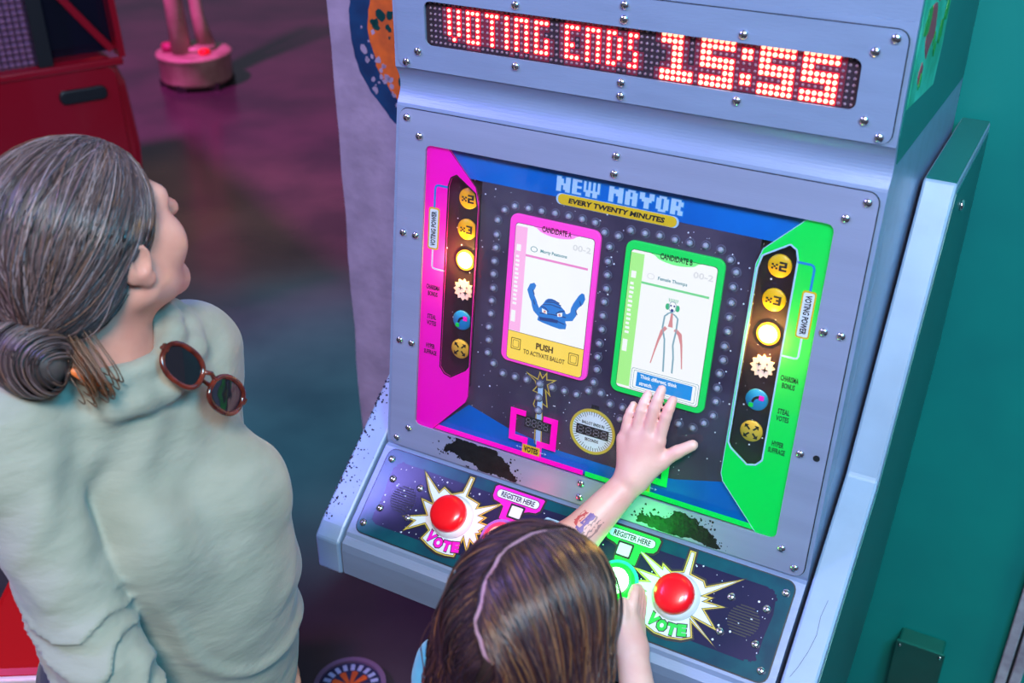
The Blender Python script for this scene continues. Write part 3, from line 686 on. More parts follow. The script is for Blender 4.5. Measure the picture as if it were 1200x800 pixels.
# --- candidate cards
def card(s):
    A = s == -1
    if A: fr = rrect(-0.155, -0.013, -0.077, 0.152, 0.012); x0, x1, y0, y1 = -0.145, -0.0215, -0.072, 0.139
    else: fr = rrect(0.025, 0.1665, -0.077, 0.150, 0.012); x0, x1, y0, y1 = 0.034, 0.157, -0.068, 0.138
    Z = BD + 0.005
    cd = build('candidate_card', MB().prism(fr, BD, Z), M['card_pink' if A else 'card_green'], cab, SCM, label='glowing pink card of candidate A' if A else 'glowing green card of candidate B', bevel=0.001)
    build('card_outline', MB().ring(rrect(x0 - 0.0006, x1 + 0.0006, y0 - 0.0006, y1 + 0.0006, 0.005), rrect(x0, x1, y0, y1, 0.005), Z, Z + 0.0004), M['ink'], cd)
    build('card_screen', MB().prism(rrect(x0, x1, y0, y1, 0.005), Z, Z + 0.0003), M['lcd_white'], cd)
    z = Z + 0.0003; zz = z + 0.0002
    bx = -0.126 if A else 0.0535
    build('side_band', MB().box(x0, bx, y0 + (0.046 if A else 0.004), y1 - 0.004, z, zz), M['lcd_pink' if A else 'lcd_lime'], cd)
    wb_ = MB(); q = random.Random(6)
    yb = 0.108
    wb_.box(x0 + 0.0035, x0 + 0.0105, 0.098, 0.108, zz, zz + 0.0002)
    for k in range(12): wb_.box(x0 + 0.0035, x0 + 0.0035 + (0.0062 if k % 3 else 0.005), 0.088 - k * 0.0066, 0.0915 - k * 0.0066, zz, zz + 0.0002)
    wb_.box(x0 + 0.0025, x0 + 0.0095, -0.012, 0.006, zz, zz + 0.0002)
    build('barcode', wb_, M['lcd_white'], cd)
    tb = [(x0 + 0.028, y1), (x0 + 0.034, y1 - 0.0015)] + [(x0 + 0.038 + 0.0625 * t - 0.004, y1 - 0.002 - 0.0075 * math.sin(math.pi * t) ** 0.6) for t in [j / 12 for j in range(1, 12)]] + [(x0 + 0.096, y1 - 0.0015), (x0 + 0.101, y1)]
    build('card_tab', MB().prism(tb, z, z + 0.0007), M['tab_pink' if A else 'tab_green'], cd)
    build('tab_lettering', add_text(MB(), 'CANDIDATE A' if A else 'CANDIDATE B', x0 + 0.065, y1 - 0.0005, 0.046, 0.0085, z + 0.0007, z + 0.001, bold=0.02), M['ink'], cd, label='CANDIDATE A' if A else 'CANDIDATE B')
    hx = bx + 0.001
    build('heading_rule', MB().box(hx - 0.001, x1 - 0.006, 0.0925, 0.0957, z, zz), M['lcd_pinkline' if A else 'lcd_green'], cd)
    build('badge', MB().ring(circ(hx + 0.0115, 0.1055, 0.0055, 20, 0.0042), circ(hx + 0.0115, 0.1055, 0.0045, 20, 0.0034), z, zz), M['lcd_teal' if A else 'lcd_grey'], cd)
    build('name_lettering', add_text(MB(), 'Morty Peatoons' if A else 'Female Thomps', hx + 0.043, 0.1045, 0.042, 0.0062, z, zz), M['lcd_teal'], cd)
    build('faint_numerals', add_text(MB(), '00-2', x1 - 0.018, 0.1215, 0.028, 0.009, z, zz), M['lcd_grey'], cd)
    if A:
        build('push_band', MB().prism(mm([(x0 * 1000, -27)]) + [(x1, -0.0265), (x1, y0 + 0.004), (x1 - 0.004, y0), (x0 + 0.004, y0), (x0, y0 + 0.004)], z, zz), M['lcd_yellow'], cd)
        pt = MB(); add_text(pt, 'PUSH', -0.0835, -0.0410, 0.028, 0.0105, zz, zz + 0.0002, bold=0.04); add_text(pt, 'TO ACTIVATE BALLOT', -0.0835, -0.0545, 0.068, 0.0075, zz, zz + 0.0002, bold=0.02)
        for cx in (-0.131, -0.036):
            pt.ring(rrect(cx - 0.008, cx + 0.008, -0.055, -0.037, 0.001, 1), rrect(cx - 0.007, cx + 0.007, -0.054, -0.038, 0.001, 1), zz, zz + 0.0002)
            pt.ring(rrect(cx - 0.005, cx + 0.005, -0.052, -0.040, 0.001, 1), rrect(cx - 0.0044, cx + 0.0044, -0.0514, -0.0406, 0.001, 1), zz, zz + 0.0002)
        pt.box(x0, x1, -0.0272, -0.0265, zz, zz + 0.0002)
        build('push_lettering', pt, M['lcd_ink'], cd, label='PUSH TO ACTIVATE BALLOT')
        # blue creature with two raised tentacle arms
        cr = MB()
        cr.prism(mm([(-98, 6), (-98, 15), (-97, 21), (-92, 27), (-88, 34), (-84, 37), (-79, 38), (-73, 37), (-69, 35), (-64, 30), (-57, 25), (-54, 19), (-54, 7), (-52, 4), (-53, -3), (-62, -5), (-75, -4), (-90, -2), (-99, 0)]), zz, zz + 0.0002)
        cr.strip(mm([(-107, 54), (-111, 50), (-114, 43), (-111, 35), (-107, 28), (-105, 22), (-102, 16), (-97, 12), (-90, 12)]), [0.005, 0.010, 0.010, 0.009, 0.009, 0.010, 0.011, 0.011, 0.009], zz, zz + 0.00021)
        cr.strip(mm([(-31, 57), (-32, 51), (-35, 44), (-40, 37), (-43, 30), (-43, 23), (-47, 17), (-53, 15), (-59, 17)]), [0.004, 0.011, 0.012, 0.010, 0.009, 0.010, 0.012, 0.011, 0.008], zz, zz + 0.00021)
        build('creature_picture', cr, M['lcd_blue'], cd, label='picture of a blue creature raising two tentacle arms')
        cl = MB(); z3 = zz + 0.00022; z4 = z3 + 0.0002
        for a, b in (((-96, 12), (-54, 15)), ((-95, 5), (-55, 4)), ((-88, 31), (-63, 31)), ((-86, 34), (-66, 34))): cl.strip(mm([a, ((a[0] + b[0]) / 2, a[1] + 2.5), b]), 0.0016, z3, z4)
        cl.strip(mm([(-95, 23), (-88, 22), (-82, 17)]), 0.0018, z3, z4); cl.strip(mm([(-57, 24), (-64, 22), (-70, 17)]), 0.0018, z3, z4); cl.strip(mm([(-92, 26), (-79, 29), (-63, 27)]), 0.0014, z3, z4)
        for p in ((-110, 45), (-108, 30), (-35, 45), (-40, 30)): cl.strip(mm([p, (p[0] + 3, p[1] - 7)]), 0.0015, z3, z4)
        cl.prism(mm([(-96, 6), (-66, 8), (-66, 3), (-95, 1)]), z3, z4)
        build('creature_lines', cl, M['lcd_navy'], cd)
        ey = MB(); ey.prism(mm([(-93, 20), (-85, 18), (-84, 13), (-92, 14)]), z4, z4 + 0.0002); ey.prism(mm([(-60, 21), (-68, 18), (-67, 13), (-60, 15)]), z4, z4 + 0.0002)
        build('creature_eyes', ey, M['lcd_white'], cd)
        ey = MB(); ey.prism(circ(-0.0880, 0.0160, 0.0020, 10), z4 + 0.0002, z4 + 0.0004); ey.prism(circ(-0.0640, 0.0165, 0.0020, 10), z4 + 0.0002, z4 + 0.0004)
        build('creature_pupils', ey, M['lcd_red'], cd)
    else:
        # slender four-legged figure
        lg = MB()
        lg.strip(mm([(97, 58), (93, 54), (92, 36), (97, 20), (99, 0), (101, -28)]), 0.0024, zz, zz + 0.0002); lg.strip(mm([(108, 58), (112, 54), (112, 36), (110, 15), (113, -4), (114, -27)]), 0.0024, zz, zz + 0.0002)
        lg.strip(mm([(96, 58), (101, 61), (108, 58)]), 0.002, zz, zz + 0.0002)
        build('figure_limbs', lg, M['lcd_line'], cd, label='picture of a slender figure with long limbs')
        rl = MB(); rl.strip(mm([(97, 38), (92, 31), (88, 16), (84, -4), (81, -20)]), [0.005, 0.005, 0.0032, 0.002, 0.0016], zz, zz + 0.0002); rl.strip(mm([(110, 38), (118, 32), (122, 18), (125, -2), (127, -17)]), [0.005, 0.006, 0.0032, 0.002, 0.0016], zz, zz + 0.0002)
        rl.strip(mm([(103, 60), (103, 50), (103, 40)]), [0.003, 0.004, 0.007], zz + 0.0002, zz + 0.0004)
        build('figure_robe', rl, M['lcd_red'], cd)
        hd = MB(); hd.prism(circ(0.1025, 0.0695, 0.0058, 14, 0.0082), zz + 0.0002, zz + 0.0004) if False else None
        for sx in (-1, 1): hd.prism(circ(0.1025 + sx * 0.0072, 0.0685, 0.0032, 10, 0.0048), zz, zz + 0.0002)
        for k in range(6): hd.strip(mm([(97 + k * 2.2, 76), (96 + k * 2.6, 81)]), 0.0008, zz, zz + 0.0002)
        build('figure_ears', hd, M['lcd_mint'], cd)
        build('figure_head', MB().ring(circ(0.1025, 0.0695, 0.0058, 16, 0.0080), circ(0.1025, 0.0695, 0.0050, 16, 0.0071), zz + 0.0002, zz + 0.0004), M['lcd_line'], cd)
        fc = MB(); fc.prism(circ(0.100, 0.071, 0.0014, 8), zz + 0.0004, zz + 0.0006); fc.prism(circ(0.105, 0.071, 0.0014, 8), zz + 0.0004, zz + 0.0006); fc.prism(circ(0.1025, 0.0645, 0.0022, 8), zz + 0.0004, zz + 0.0006)
        build('figure_face', fc, M['lcd_navy'], cd)
        bxm = MB(); bxm.ring(rrect(0.055, 0.155, -0.0665, -0.0335, 0.003), rrect(0.0555, 0.1545, -0.066, -0.034, 0.003), z, zz); bxm.ring(rrect(0.0585, 0.1515, -0.0635, -0.0365, 0.002), rrect(0.059, 0.151, -0.063, -0.037, 0.002), z, zz)
        build('caption_frame', bxm, M['lcd_teal'], cd)
        build('caption_box', MB().box(0.0635, 0.1465, -0.0605, -0.0385, z, zz), M['lcd_sky'], cd)
        ct = MB(); add_text(ct, 'Think different, think', 0.0965, -0.0445, 0.055, 0.0068, zz, zz + 0.0002, bold=0.02); add_text(ct, 'stretch.', 0.0785, -0.0545, 0.020, 0.0062, zz, zz + 0.0002, bold=0.02)
        build('caption_lettering', ct, M['lcd_white'], cd, label='Think different, think stretch.')
card(-1); card(1)

# --- sloping control panel
cp = build('control_panel', MB().prism(rrect(-0.338, 0.338, -0.0715, 0.0735, 0.013), -0.002, 0.0), M['teal'], cab, DKM, label='sloping teal control panel printed with stars')
P, fk = ragged(rrect(-0.318, 0.318, -0.052, 0.056, 0.016, 4), 31, 0.005, 2, 0)
build('night_sky_print', MB().prism(P, 0, 0.0002), M['deckstar'], cp)
screws(cp, [(-328, 56), (-328, -56), (328, 56), (328, -56), (-311, 26), (-259, 26), (-311, -25), (-259, -25), (259, 26), (310, 26), (259, -25), (310, -25)])
ds = MB(); q = random.Random(14)
for k in range(120):
    ds.prism(circ(q.uniform(-0.315, 0.315), q.uniform(-0.05, 0.055), q.choice((0.0006, 0.0008, 0.0010, 0.0016)), 7), 0.0002, 0.0004)
build('printed_star', ds, M['white'], cp, kind='stuff')
for cx in (-0.2785, 0.285):
    g = MB()
    for k in range(11):
        y = -0.020 + k * 0.004; hw = math.sqrt(max(0.0001, 0.0225 ** 2 - y * y)); g.prism(rrect(cx - hw, cx + hw, y - 0.0009, y + 0.0009, 0.0008, 2), 0.0002, 0.0006)
    build('speaker_slot', g, M['dark'], cp, kind='stuff')
bl = mm([(-263, 55), (-225, 31), (-220, 41), (-203, 34), (-187, 43), (-185, 70), (-177, 70), (-177, 39), (-152, 34), (-153, 27), (-114, 47), (-143, 17), (-132, 17), (-139, 7), (-123, 7), (-134, -6), (-128, -9), (-137, -13), (-115, -41), (-143, -26), (-140, -47), (-155, -27), (-158, -57), (-173, -60), (-189, -60), (-207, -55), (-223, -48), (-216, -32), (-226, -25), (-257, -46), (-246, -26), (-268, -25), (-230, -10), (-250, 12), (-227, 10), (-242, 26)])
br_ = mm([(105, 50), (152, 33), (151, 40), (167, 32), (183, 38), (183, 70), (192, 70), (195, 38), (216, 35), (221, 28), (268, 55), (224, 15), (236, 16), (228, 8), (256, 9), (229, -4), (255, -26), (217, -20), (258, -47), (218, -27), (226, -47), (212, -55), (192, -59), (173, -59), (155, -53), (150, -40), (140, -22), (112, -30), (138, -8), (104, -2), (138, 8), (112, 20), (149, 20)])
for P, s in ((bl, -1), (br_, 1)):
    build('burst_keyline', MB().prism(inset(P, -0.0009), 0.0004, 0.0005), M['ink'], cp)
    build('burst_border', MB().prism(P, 0.0005, 0.0007), M['gold'], cp)
    build('burst_inner_keyline', MB().prism(inset(P, 0.0018), 0.0007, 0.0008), M['ink'], cp)
    build('burst', MB().prism(inset(P, 0.0026), 0.0008, 0.0010), M['white'], cp)
    t1, t2 = MB(), MB(); cs = [(-207, -40), (-191.5, -45), (-176, -45.5), (-161.5, -42.5)] if s < 0 else [(165.5, -41), (180, -45), (195, -45.5), (209, -42)]
    for ch, (x, y), a in zip('VOTE', cs, (-24, -9, 3, 14)):
        w = {'V': 15, 'O': 15, 'T': 13.5, 'E': 12.5}[ch] / 1000
        add_text(t2, ch, x / 1000, y / 1000, w + 0.003, 0.0195, 0.0010, 0.0011, rot=R(a), bold=0.08); add_text(t1, ch, x / 1000, y / 1000, w, 0.0165, 0.0012, 0.0014, rot=R(a), bold=0.08)
    build('vote_outline', t2, M['ink'], cp); build('vote_lettering', t1, M['magenta_flat' if s < 0 else 'green_flat'], cp, label='VOTE in %s letters' % ('magenta' if s < 0 else 'green'))
    # push button with a white collar
    vb = build('vote_button', MB().lathe([(0.0345, 0), (0.0345, 0.004), (0.0315, 0.006), (0.0305, 0.013), (0.02, 0.013)], 36), M['collar'], cab, DKM @ Matrix.Translation((s * 0.186, 0, 0.001)), label='%s vote button with a white collar' % ('left' if s < 0 else 'right'))
    build('red_cap', MB().lathe([(0.0265, 0.013), (0.0288, 0.0145), (0.0292, 0.020), (0.0286, 0.0255), (0.0262, 0.0300), (0.0215, 0.0328), (0.014, 0.0345), (0.006, 0.0352), (0.0005, 0.0354)], 40), M['red_button'], vb, label='round red cap')
    # registration plate, window and lit button
    k = 'magenta' if s < 0 else 'green'; f = (lambda P: P) if s > 0 else mirror
    rg = f(mm([(53, 70), (56, 71.5), (134, 71.5), (138, 68), (137, 53), (133, 48), (122, 46), (114, 42), (113, 22), (97, 24), (81, 22), (80, 42), (72, 46), (60, 48), (55, 53)]))
    build('register_keyline', MB().prism(inset(rg, -0.0009), 0.0004, 0.0006), M['ink'], cp)
    rp = build('register_plate', MB().prism(rg, 0.0006, 0.0009), M[k + '_flat'], cp)
    build('register_pill_edge', MB().prism(rrect(s * 0.0955 - 0.0372, s * 0.0955 + 0.0372, 0.0528, 0.0672, 0.0070), 0.0009, 0.0011), M['ink'], cp)
    build('register_pill', MB().prism(rrect(s * 0.0955 - 0.0362, s * 0.0955 + 0.0362, 0.0538, 0.0662, 0.0060), 0.0011, 0.0013), M['white'], cp)
    build('register_lettering', add_text(MB(), 'REGISTER HERE', s * 0.0955, 0.060, 0.058, 0.0085, 0.0013, 0.0015, bold=0.03), M['ink'], cp, label='REGISTER HERE')
    wn = s * 0.0905
    build('card_window_frame', MB().ring(rrect(wn - 0.0125, wn + 0.0125, 0.0275, 0.0505, 0.001, 1), rrect(wn - 0.0098, wn + 0.0098, 0.0305, 0.0478, 0.001, 1), 0.0009, 0.0022), M['ink'], cp)
    build('card_window', MB().box(wn - 0.0098, wn + 0.0098, 0.0305, 0.0478, 0.0009, 0.0014), M['white'], cp)
    gb = build('register_button', MB().ring(circ(0, 0, 0.0325, 36), circ(0, 0, 0.0275, 36), 0, 0.003), M['ring_cyan' if s > 0 else 'ring_violet'], cab, DKM @ Matrix.Translation((s * 0.097, -0.009, 0.0009)), label='lit green register button' if s > 0 else 'lit pink register button')
    build('button_lens', MB().lathe([(0.0275, 0.0), (0.0275, 0.005), (0.0255, 0.0085), (0.0205, 0.0105), (0.0195, 0.0106)], 36), M['lit_green' if s > 0 else 'lit_pink'], gb)
    build('button_glow', MB().lathe([(0.0195, 0.0106), (0.0170, 0.0118), (0.0100, 0.0128), (0.0005, 0.0132)], 30), M['lit_green_core' if s > 0 else 'lit_pink_core'], gb)
    l = bpy.data.lights.new('button_lamp', 'POINT'); l.energy = 0.55 if s > 0 else 0.16; l.color = (0.02, 1.0, 0.08) if s > 0 else (1.0, 0.06, 0.12); l.shadow_soft_size = 0.015
    lo_ = bpy.data.objects.new('button_lamp', l); COL.objects.link(lo_); lo_.parent = gb; lo_.location = (0, 0, 0.032)
build('coin_plate', MB().prism(rrect(-0.043, 0.043, 0.020, 0.048, 0.005), 0.0004, 0.0012), M['pale'], cp)
# seam edges along the front lip, dark gap around the panel
build('panel_gap', MB().ring(rrect(-0.3398, 0.3398, -0.0733, 0.0753, 0.0145), rrect(-0.338, 0.338, -0.0715, 0.0735, 0.013), -0.002, -0.0012), M['dark'], cab, DKM)
build('bezel_gap', MB().ring(rrect(-0.3442, 0.3442, -0.2752, 0.2762, 0.015), rrect(-0.343, 0.343, -0.274, 0.275, 0.014), -0.003, -0.0022), M['dark'], cab, SCM)
build('marquee_gap', MB().ring(rrect(-0.3442, 0.3442, -0.0672, 0.0692, 0.015), rrect(-0.343, 0.343, -0.066, 0.068, 0.014), -0.003, -0.0022), M['dark'], cab, MQM)
# ------------------------------------------------------------------ background things
def frame(x, y, z, az):     # local X along azimuth az, Z up
    return Matrix.Translation((x, y, z)) @ Matrix.Rotation(R(az), 4, 'Z')
M['car_red'] = mat('car_red_paint', (0.36, 0.006, 0.02), 0.22, coat=0.6)
M['glass_dark'] = mat('dark_car_interior', (0.008, 0.008, 0.02), 0.15)
M['grille_pink'] = mat('grille_wire', s2l((70, 40, 66)), 0.5)
M['rubber'] = mat('rubber', (0.012, 0.012, 0.013), 0.8)
car = thing('car', 'red car with black door handle and mesh window behind the woman', 'car', (-1.43, 4.07, 0), R(213))
YZ = Matrix(((1, 0, 0, 0), (0, 0, -1, 0), (0, 1, 0, 0), (0, 0, 0, 1)))      # (along, up, depth) prisms: depth goes to -Y local = away from the camera
low = [(0.02, 0.30), (0.0, 0.55), (0.015, 0.80), (0.05, 0.905), (2.7, 0.905), (2.75, 0.62), (2.7, 0.30), (2.45, 0.22), (2.38, 0.42), (2.22, 0.5), (2.06, 0.42), (1.99, 0.22), (0.95, 0.22), (0.88, 0.42), (0.72, 0.5), (0.56, 0.42), (0.49, 0.22), (0.1, 0.22)]
cb = build('car_body', MB().prism(low, 0.0, 1.45, YZ), M['car_red'], car, bevel=0.03)
build('door_panel', MB().prism(rrect(0.05, 1.02, 0.26, 0.885, 0.05), -0.012, 0.004, YZ), M['car_red'], car, bevel=0.008)
hd = build('door_handle', MB().prism(rrect(0.10, 0.27, 0.765, 0.815, 0.02), -0.03, -0.010, YZ), M['dark'], car, bevel=0.006, label='black pull handle')
build('belt_moulding', MB().box(0.02, 2.7, 0.875, 0.905, -0.022, 0.0, YZ), M['car_red'], car, bevel=0.008)
cab_in = [(0.012, 0.905), (0.03, 1.38), (0.12, 1.43), (2.0, 1.43), (2.3, 1.36), (2.62, 0.905)]
build('car_cabin', MB().prism(cab_in, 0.10, 1.35, YZ), M['glass_dark'], car)
build('car_roof', MB().prism([(0.02, 1.40), (0.10, 1.46), (2.05, 1.46), (2.32, 1.38), (2.05, 1.43), (0.12, 1.43)], 0.03, 1.42, YZ), M['car_red'], car)
pil = MB(); pil.strip([(0.035, 0.915), (0.09, 0.99), (0.34, 1.35)], 0.026, 0.06, 0.098); pil.strip([(0.016, 0.90), (0.022, 1.15), (0.034, 1.42)], 0.022, 0.0, 0.08)
me = pil.mesh('window_pillar'); me.transform(YZ); link('window_pillar', me, M['car_red'], car)
build('window_post', MB().box(0.262, 0.312, 0.905, 1.42, 0.0, 0.06, YZ), M['dark'], car)
wm_ = MB()
for k in range(24):
    wm_.box(0.318 + k * 0.022, 0.322 + k * 0.022, 0.905, 1.40, 0.02, 0.024, YZ)
for k in range(22):
    wm_.box(0.312, 0.83, 0.915 + k * 0.022, 0.919 + k * 0.022, 0.015, 0.019, YZ)
build('window_mesh', wm_, M['grille_pink'], car, kind='stuff', label='pinkish wire mesh in the window')
build('mesh_backing', MB().box(0.312, 0.83, 0.905, 1.40, 0.05, 0.06, YZ), mat('mesh_backing', s2l((176, 120, 160)), 0.7), car)
for ax in (0.72, 2.22):
    w = build('wheel', MB().lathe([(0.10, 0.0), (0.27, 0.0), (0.29, 0.03), (0.29, 0.15), (0.27, 0.18), (0.10, 0.18)], 28, YZ @ Matrix.Translation((ax, 0.29, 0.03))), M['rubber'], car)
    build('wheel_hub', MB().lathe([(0.16, -0.006), (0.12, -0.02), (0.04, -0.028)], 20, YZ @ Matrix.Translation((ax, 0.29, 0.03))), M['metal'], w)

ped = thing('pedestal_prop', 'round drum pedestal with two posts far back on the floor', 'pedestal', (-1.93, 6.66, 0))
M['ped'] = mat('pedestal_paint', s2l((170, 156, 140)), 0.4, var_color=s2l((140, 122, 110)), vscale=9)
build('drum_base', MB().lathe([(0.205, 0.03), (0.215, 0.05), (0.215, 0.175), (0.225, 0.185), (0.225, 0.200), (0.20, 0.206)], 40), M['ped'], ped)
for k in range(6):
    a = R(60 * k + 15); build('foot', MB().box(-0.03, 0.03, -0.02, 0.02, 0, 0.045, Matrix.Translation((0.19 * math.cos(a), 0.19 * math.sin(a), 0))), M['dark'], ped, label='black foot')
build('collar_ring', MB().lathe([(0.11, 0.206), (0.11, 0.235), (0.085, 0.24)], 28, Matrix.Translation((0.02, 0.02, 0))), M['ped'], ped)
build('post', MB().tube([(-0.055, -0.06, 0.20), (-0.075, -0.03, 0.6), (-0.12, 0.03, 1.5)], [0.06, 0.05, 0.045], 14), M['ped'], ped)
build('post', MB().tube([(0.075, 0.03, 0.22), (0.045, 0.03, 0.40), (0.03, 0.04, 0.7), (0.02, 0.05, 1.5)], [0.055, 0.038, 0.034, 0.034], 14), M['ped'], ped)
build('knob', MB().lathe([(0.035, 0), (0.035, 0.02), (0.02, 0.03)], 16, Matrix.Translation((0.09, -0.09, 0.206))), M['red_button'], ped, label='red knob')
build('knob', MB().lathe([(0.045, 0), (0.045, 0.04), (0.03, 0.05)], 16, Matrix.Translation((-0.14, -0.02, 0.206))), mat('pink_knob', s2l((150, 40, 90)), 0.4), ped, label='pink knob')

bn = thing('bench', 'low bright red padded bench behind the woman', 'bench', (-0.86, 1.68, 0), R(3))
M['bench_red'] = mat('red_vinyl', (0.42, 0.003, 0.005), 0.4, bump=0.08, bscale=30)
build('bench_cushion', MB().box(-0.20, 0.20, -0.19, 0.20, 0.36, 0.45), M['bench_red'], bn, bevel=0.018)
build('bench_edge', MB().box(-0.205, 0.205, -0.205, -0.192, 0.33, 0.452), M['collar'], bn, bevel=0.004, label='pale front edge strip')
build('bench_base', MB().box(-0.19, 0.19, -0.18, 0.19, 0.0, 0.36), M['bench_red'], bn)

dl = thing('floor_dial', 'small round dial plate with orange spokes on the dark floor', 'dial', (-0.385, 1.848, 0))
build('dial_rim', MB().ring(circ(0, 0, 0.086, 40), circ(0, 0, 0.074, 40), 0, 0.03), mat('dial_rim', s2l((120, 104, 134)), 0.4), dl)
df = build('dial_face', MB().prism(circ(0, 0, 0.0745, 40), 0, 0.022), mat('dial_face', s2l((40, 52, 84)), 0.35), dl)
t1, t2 = MB(), MB()
for k in range(20):
    t1.box(0.050, 0.068, -0.005, 0.005, 0.022, 0.0235, Matrix.Rotation(2 * math.pi * k / 20, 4, 'Z'))
for k in range(9):
    t2.prism([(0.006, -0.003), (0.044, -0.008), (0.047, 0), (0.044, 0.008), (0.006, 0.003)], 0.022, 0.0238, Matrix.Rotation(2 * math.pi * k / 9, 4, 'Z'))
build('dial_mark', t1, M['pale'], df, kind='stuff'); build('dial_spoke', t2, M['orange_paint'], df, kind='stuff')
# ------------------------------------------------------------------ people: smooth distance fields turned into one skin each
def A3(v): return np.array([v[0], v[1], v[2]], dtype=np.float64)
class Field:
    def __init__(s): s.p = []
    def rc(s, a, b, r1, r2, k=0.02, op='+'): s.p.append(('rc', A3(a), A3(b), r1, r2, k, op)); return s
    def el(s, c, r, rot=None, k=0.02, op='+'): s.p.append(('el', A3(c), A3(r), None if rot is None else np.array(rot.to_3x3()), 0, k, op)); return s
    def half(s, n, c, k=0.004): s.p.append(('hs', A3(n), c, 0, 0, k, '-')); return s        # removes the side n.p > c
    def chain(s, pts, rad, k=0.01):
        for i in range(len(pts) - 1): s.rc(pts[i], pts[i + 1], rad[i], rad[i + 1], k)
        return s
    def __call__(s, P):
        d = np.full(len(P), 9.0)
        lo, hi = P.min(0), P.max(0); cull = float((hi - lo).max()) < 0.30
        for t, a, b, c, e, k, op in s.p:
            if cull and t != 'hs':
                if t == 'rc': r_ = max(c, e); a0, a1 = np.minimum(a, b) - r_, np.maximum(a, b) + r_
                else: a0, a1 = a - b.max(), a + b.max()
                if (np.maximum(0, np.maximum(a0 - hi, lo - a1)) ** 2).sum() > 0.0064: continue
            if t == 'rc':
                ba = b - a; pa = P - a; h = np.clip(pa @ ba / max(1e-12, ba @ ba), 0, 1)
                q = np.linalg.norm(pa - h[:, None] * ba, axis=1) - (c + (e - c) * h)
            elif t == 'el':
                x = P - a
                if c is not None: x = x @ c
                k0 = np.linalg.norm(x / b, axis=1); k1 = np.linalg.norm(x / (b * b), axis=1)
                q = np.where(k1 > 1e-9, k0 * (k0 - 1) / np.maximum(k1, 1e-9), -b.min())
            else: q = b - P @ a
            if op == '+': h = np.clip(0.5 + 0.5 * (d - q) / k, 0, 1); d = d + (q - d) * h - k * h * (1 - h)
            else:
                q = -q
                if t == 'hs': q = -q; q = -(b - P @ a) if False else (P @ a - b)
                h = np.clip(0.5 - 0.5 * (d - q) / k, 0, 1); d = d + (q - d) * h + k * h * (1 - h)
        return d

def polygonize(fn, lo, hi, h, name, disp=None, tight=1.7):
    lo = np.array(lo, float); hi = np.array(hi, float); B = 8
    nb = np.ceil((hi - lo) / (h * B)).astype(int); n = nb * B
    V = np.ones(n + 1, np.float32)
    bi = np.stack(np.meshgrid(*[np.arange(k) for k in nb], indexing='ij'), -1).reshape(-1, 3)
    d = fn(lo + (bi + 0.5) * B * h)
    near = np.abs(d) < B * h * 0.87 * tight
    for b, s in ((bi[~near], d[~near]),):
        neg = b[s < 0]
        for i, j, k in neg: V[i * B:i * B + B + 1, j * B:j * B + B + 1, k * B:k * B + B + 1] = -1
    off = np.stack(np.meshgrid(*[np.arange(B + 1)] * 3, indexing='ij'), -1).reshape(-1, 3)
    nbk = bi[near]
    nbk = nbk[np.lexsort((nbk[:, 1], nbk[:, 0] // 3, nbk[:, 2] // 3))]
    for c in range(0, len(nbk), 40):
        blk = nbk[c:c + 40]; idx = (blk[:, None, :] * B + off[None]).reshape(-1, 3)
        P = lo + idx * h; v = fn(P)
        if disp is not None: v = v + disp(P)
        V[idx[:, 0], idx[:, 1], idx[:, 2]] = v
    I = V < 0
    cnt = np.zeros(n, np.int8)
    for a in (0, 1):
        for b in (0, 1):
            for c in (0, 1): cnt += I[a:n[0] + a, b:n[1] + b, c:n[2] + c]
    ce = np.argwhere((cnt > 0) & (cnt < 8))
    idg = np.full(n, -1, np.int32); idg[ce[:, 0], ce[:, 1], ce[:, 2]] = np.arange(len(ce))
    acc = np.zeros((len(ce), 3)); w = np.zeros(len(ce))
    cor = [(a, b, c) for a in (0, 1) for b in (0, 1) for c in (0, 1)]
    val = {q: V[ce[:, 0] + q[0], ce[:, 1] + q[1], ce[:, 2] + q[2]] for q in cor}
    for q in cor:
        for ax in range(3):
            if q[ax] == 0:
                q2 = list(q); q2[ax] = 1; q2 = tuple(q2); a, b = val[q], val[q2]
                m = (a < 0) != (b < 0); t = np.where(m, a / np.where(m, a - b, 1), 0)
                p = np.tile(np.array(q, float), (len(ce), 1)); p[:, ax] += t
                acc[m] += p[m]; w[m] += 1
    verts = lo + (ce + acc / w[:, None]) * h
    faces = []
    for ax in range(3):
        o1, o2 = (ax + 1) % 3, (ax + 2) % 3
        s0 = [slice(1, None)] * 3; s0[ax] = slice(0, n[ax]); s1 = list(s0); s1[ax] = slice(1, n[ax] + 1)
        s0[o1] = slice(1, n[o1]); s0[o2] = slice(1, n[o2]); s1[o1] = s0[o1]; s1[o2] = s0[o2]
        a = I[tuple(s0)]; b = I[tuple(s1)]; e = np.argwhere(a != b)
        if not len(e): continue
        fl_ = a[e[:, 0], e[:, 1], e[:, 2]]
        e = e.copy(); e[:, o1] += 1; e[:, o2] += 1
        def cell(d1, d2):
            q = e.copy(); q[:, o1] -= d1; q[:, o2] -= d2; return idg[q[:, 0], q[:, 1], q[:, 2]]
        c0, c1, c2, c3 = cell(1, 1), cell(0, 1), cell(0, 0), cell(1, 0)
        f = np.stack([c0, c1, c2, c3], 1); f[~fl_] = f[~fl_][:, ::-1]; faces.append(f)
    F = np.concatenate(faces); F = F[(F >= 0).all(1)]
    me = bpy.data.meshes.new(name)
    me.vertices.add(len(verts)); me.vertices.foreach_set('co', verts.astype(np.float32).ravel())
    me.loops.add(F.size); me.loops.foreach_set('vertex_index', F.ravel().astype(np.int32))
    me.polygons.add(len(F)); me.polygons.foreach_set('loop_start', np.arange(0, F.size, 4, dtype=np.int32))
    me.polygons.foreach_set('use_smooth', np.ones(len(F), bool))
    me.update(calc_edges=True); me.validate()
    return me

